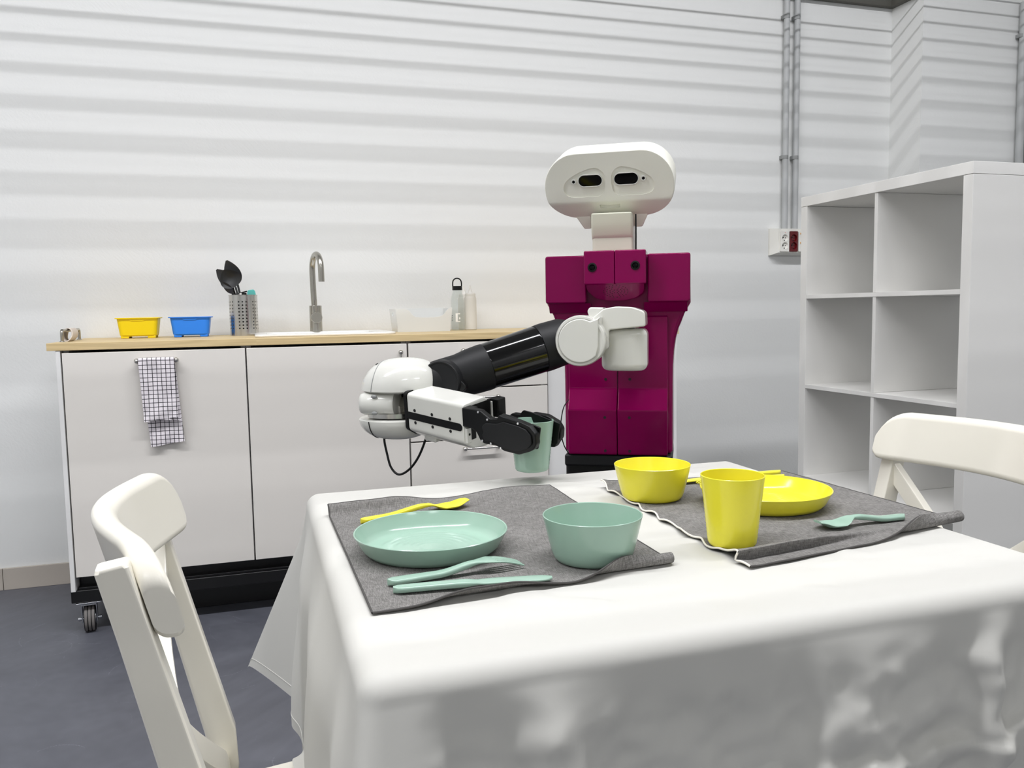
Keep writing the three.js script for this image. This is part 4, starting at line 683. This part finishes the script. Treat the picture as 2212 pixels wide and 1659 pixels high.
{ // gripper, laid out along its own axis a, upright u, facing n
  robot.updateMatrixWorld(true);
  const gr = grp('gripper', scene), Ax = V(0.531, -0.097, 0.842).normalize(), Nn = V(-0.844, -0.146, 0.515), Un = V().crossVectors(Nn, Ax).normalize(); Nn.crossVectors(Ax, Un);
  gr.quaternion.setFromRotationMatrix(new THREE.Matrix4().makeBasis(Ax, Un, Nn)); gr.position.set(0.336, 0.854, -1.517); robot.attach(gr);
  const sect = (k) => roundPoly([[0.0475 - k, 0.047 - k], [-0.024, 0.047 - k], [-0.041 + k * 0.7, 0.024], [-0.046 + k, -0.012], [-0.036 + k, -0.0395 + k], [0.017, -0.0395 + k], [0.0505 - k, -0.013]], [0.007, 0.006, 0.006, 0.005, 0.005, 0.005, 0.006], 5);
  const end = (x0, x1) => [[x0, 0.003], [x0 + 0.0012, 0.0008], [x0 + 0.003, 0], [x1 - 0.005, 0], [x1 - 0.0016, 0.0014], [x1, 0.005]].map(([x, k]) => sect(k).map(([y, z]) => V(x, y, z)));
  part(gr, 'housing', loft(end(-0.0535, 0.094), 28), M.white);
  part(gr, 'back_plate', loft([-0.0605, -0.0538].map(x => sect(-0.001).map(([y, z]) => V(x, y, z))), 28), M.black);
  part(gr, 'slot_cover', ext(rrect(0.147, 0.0145, 0.0068, 8, 0.0165, 0.0047), 0.043, 0.0478, 0.0005), M.black);
  for (const [x, y] of [[-0.033, 0.0165], [0.0135, 0.0165], [0.06, 0.0165], [-0.033, -0.0075], [0.0135, -0.0072], [0.06, -0.0068]]) part(gr, 'screw_hole', cyl(0.0031, 0.0031, 0.002, 16).rotateX(PI / 2).translate(x, y, 0.0466), M.hole);
  part(gr, 'flange', cyl(0.0265, 0.0265, 0.052, 48).rotateZ(PI / 2).translate(-0.0865, -0.003, 0.0), M.steel);
  part(gr, 'flange_groove', cyl(0.0268, 0.0268, 0.002, 48).rotateZ(PI / 2).translate(-0.0905, -0.003, 0.0), M.dullSteel);
  part(gr, 'flange_ring', cyl(0.0295, 0.0285, 0.007, 48).rotateZ(PI / 2).translate(-0.116, -0.003, 0.0), M.black);
  part(gr, 'flange_slot', ext(rrect(0.0045, 0.022, 0.002, 4, -0.1, -0.002), 0.0262, 0.0274, 0.0004), M.labelWhite);
  part(gr, 'cable_gland', box(-0.032, 0.0, -0.047, -0.03, 0.012, 0.03, 0.004), M.white);
  part(gr, 'end_recess', box(0.09, 0.0946, 0.004, 0.042, -0.03, 0.036, 0.001), M.black);
  part(gr, 'end_recess', box(0.09, 0.0946, -0.022, 0.003, 0.016, 0.036, 0.001), M.black);
  part(gr, 'end_frame', box(0.092, 0.099, 0.006, 0.038, -0.0385, -0.025, 0.001), M.white); part(gr, 'end_frame', box(0.092, 0.099, -0.024, 0.004, 0.033, 0.044, 0.001), M.white);
  for (const [y, z] of [[0.024, -0.032], [-0.008, 0.0385]]) part(gr, 'frame_hole', cyl(0.0022, 0.0022, 0.001, 12).rotateZ(PI / 2).translate(0.0992, y, z), M.hole);
  const near = [[0.0935, 0.0433], [0.1363, 0.0461], [0.15, 0.0392], [0.1605, 0.0343], [0.1766, 0.0372], [0.1813, 0.0454], [0.1927, 0.0433], [0.2275, 0.0413], [0.2453, 0.038], [0.2606, 0.0256], [0.2618, 0.0081], [0.2565, -0.0011], [0.2463, -0.008], [0.2226, -0.0179], [0.1893, -0.018], [0.1738, -0.0119], [0.1444, -0.0135], [0.1358, -0.0109], [0.1258, 0.0052], [0.1128, 0.0105], [0.0935, 0.0102]];
  const inset = [[0.151, 0.026], [0.163, 0.0275], [0.178, 0.0295], [0.192, 0.0355], [0.226, 0.034], [0.242, 0.031], [0.253, 0.021], [0.254, 0.008], [0.245, -0.0015], [0.222, -0.011], [0.19, -0.011], [0.172, -0.005], [0.148, -0.006], [0.142, 0.002], [0.147, 0.009], [0.142, 0.018]];
  const far = [[0.1, 0.012], [0.12, 0.014], [0.1339, 0.0255], [0.1516, 0.0267], [0.1669, 0.0284], [0.1832, 0.0346], [0.2147, 0.0356], [0.2381, 0.0277], [0.2468, 0.0166], [0.2453, -0.0006], [0.2368, -0.0117], [0.2314, -0.0205], [0.2, -0.025], [0.17, -0.018], [0.14, -0.02], [0.125, -0.008], [0.1, -0.008]];
  for (const s of [1, -1]) {
    const o = s > 0 ? near : far.map(([x, y]) => [x, y - 0.008]), sh = (L) => s > 0 ? L : L.map(([x, y]) => [x - 0.015, y - 0.015]), side = (g) => s > 0 ? g : g;
    const at = (a, b) => s > 0 ? [a, b] : [-b, -a];
    const f = part(gr, 'finger', ext(roundPoly(o, 0.0032, 3).reverse(), ...at(0.0375, 0.0495), 0.002), M.black);
    part(f, 'cover', ext(roundPoly(sh(inset), 0.003, 3).reverse(), ...at(0.0492, 0.0525), 0.0012), M.softBlack);
    part(f, 'pad', ext(roundPoly(sh([[0.172, 0.036], [0.179, 0.0445], [0.2, 0.0435], [0.262, 0.034], [0.259, 0.018], [0.255, -0.005], [0.21, -0.012], [0.18, -0.006]]), 0.003, 3).reverse(), ...at(0.0345, 0.0378), 0.001), M.black);
    part(f, 'knuckle', box(0.092, 0.112, 0.008, 0.043, ...at(0.026, 0.048), 0.002), M.black);
    if (s > 0) for (const p of [[0.1335, 0.0425], [0.1545, 0.0325], [0.224, 0.038], [0.1405, -0.0085], [0.1605, -0.0095], [0.183, -0.0135]]) { const [x, y] = sh([p])[0]; part(f, 'screw', cyl(0.0019, 0.0019, 0.0016, 12).rotateX(PI / 2).translate(x, y, s * 0.0497), M.brightScrew); }
  }
}
ware('cup', CG, M.mint, 'mint green cup gripped by the black robot fingers above the table edge', 'cup', 0.449, 0.7725, -1.342);

renderer.render(scene, camera);
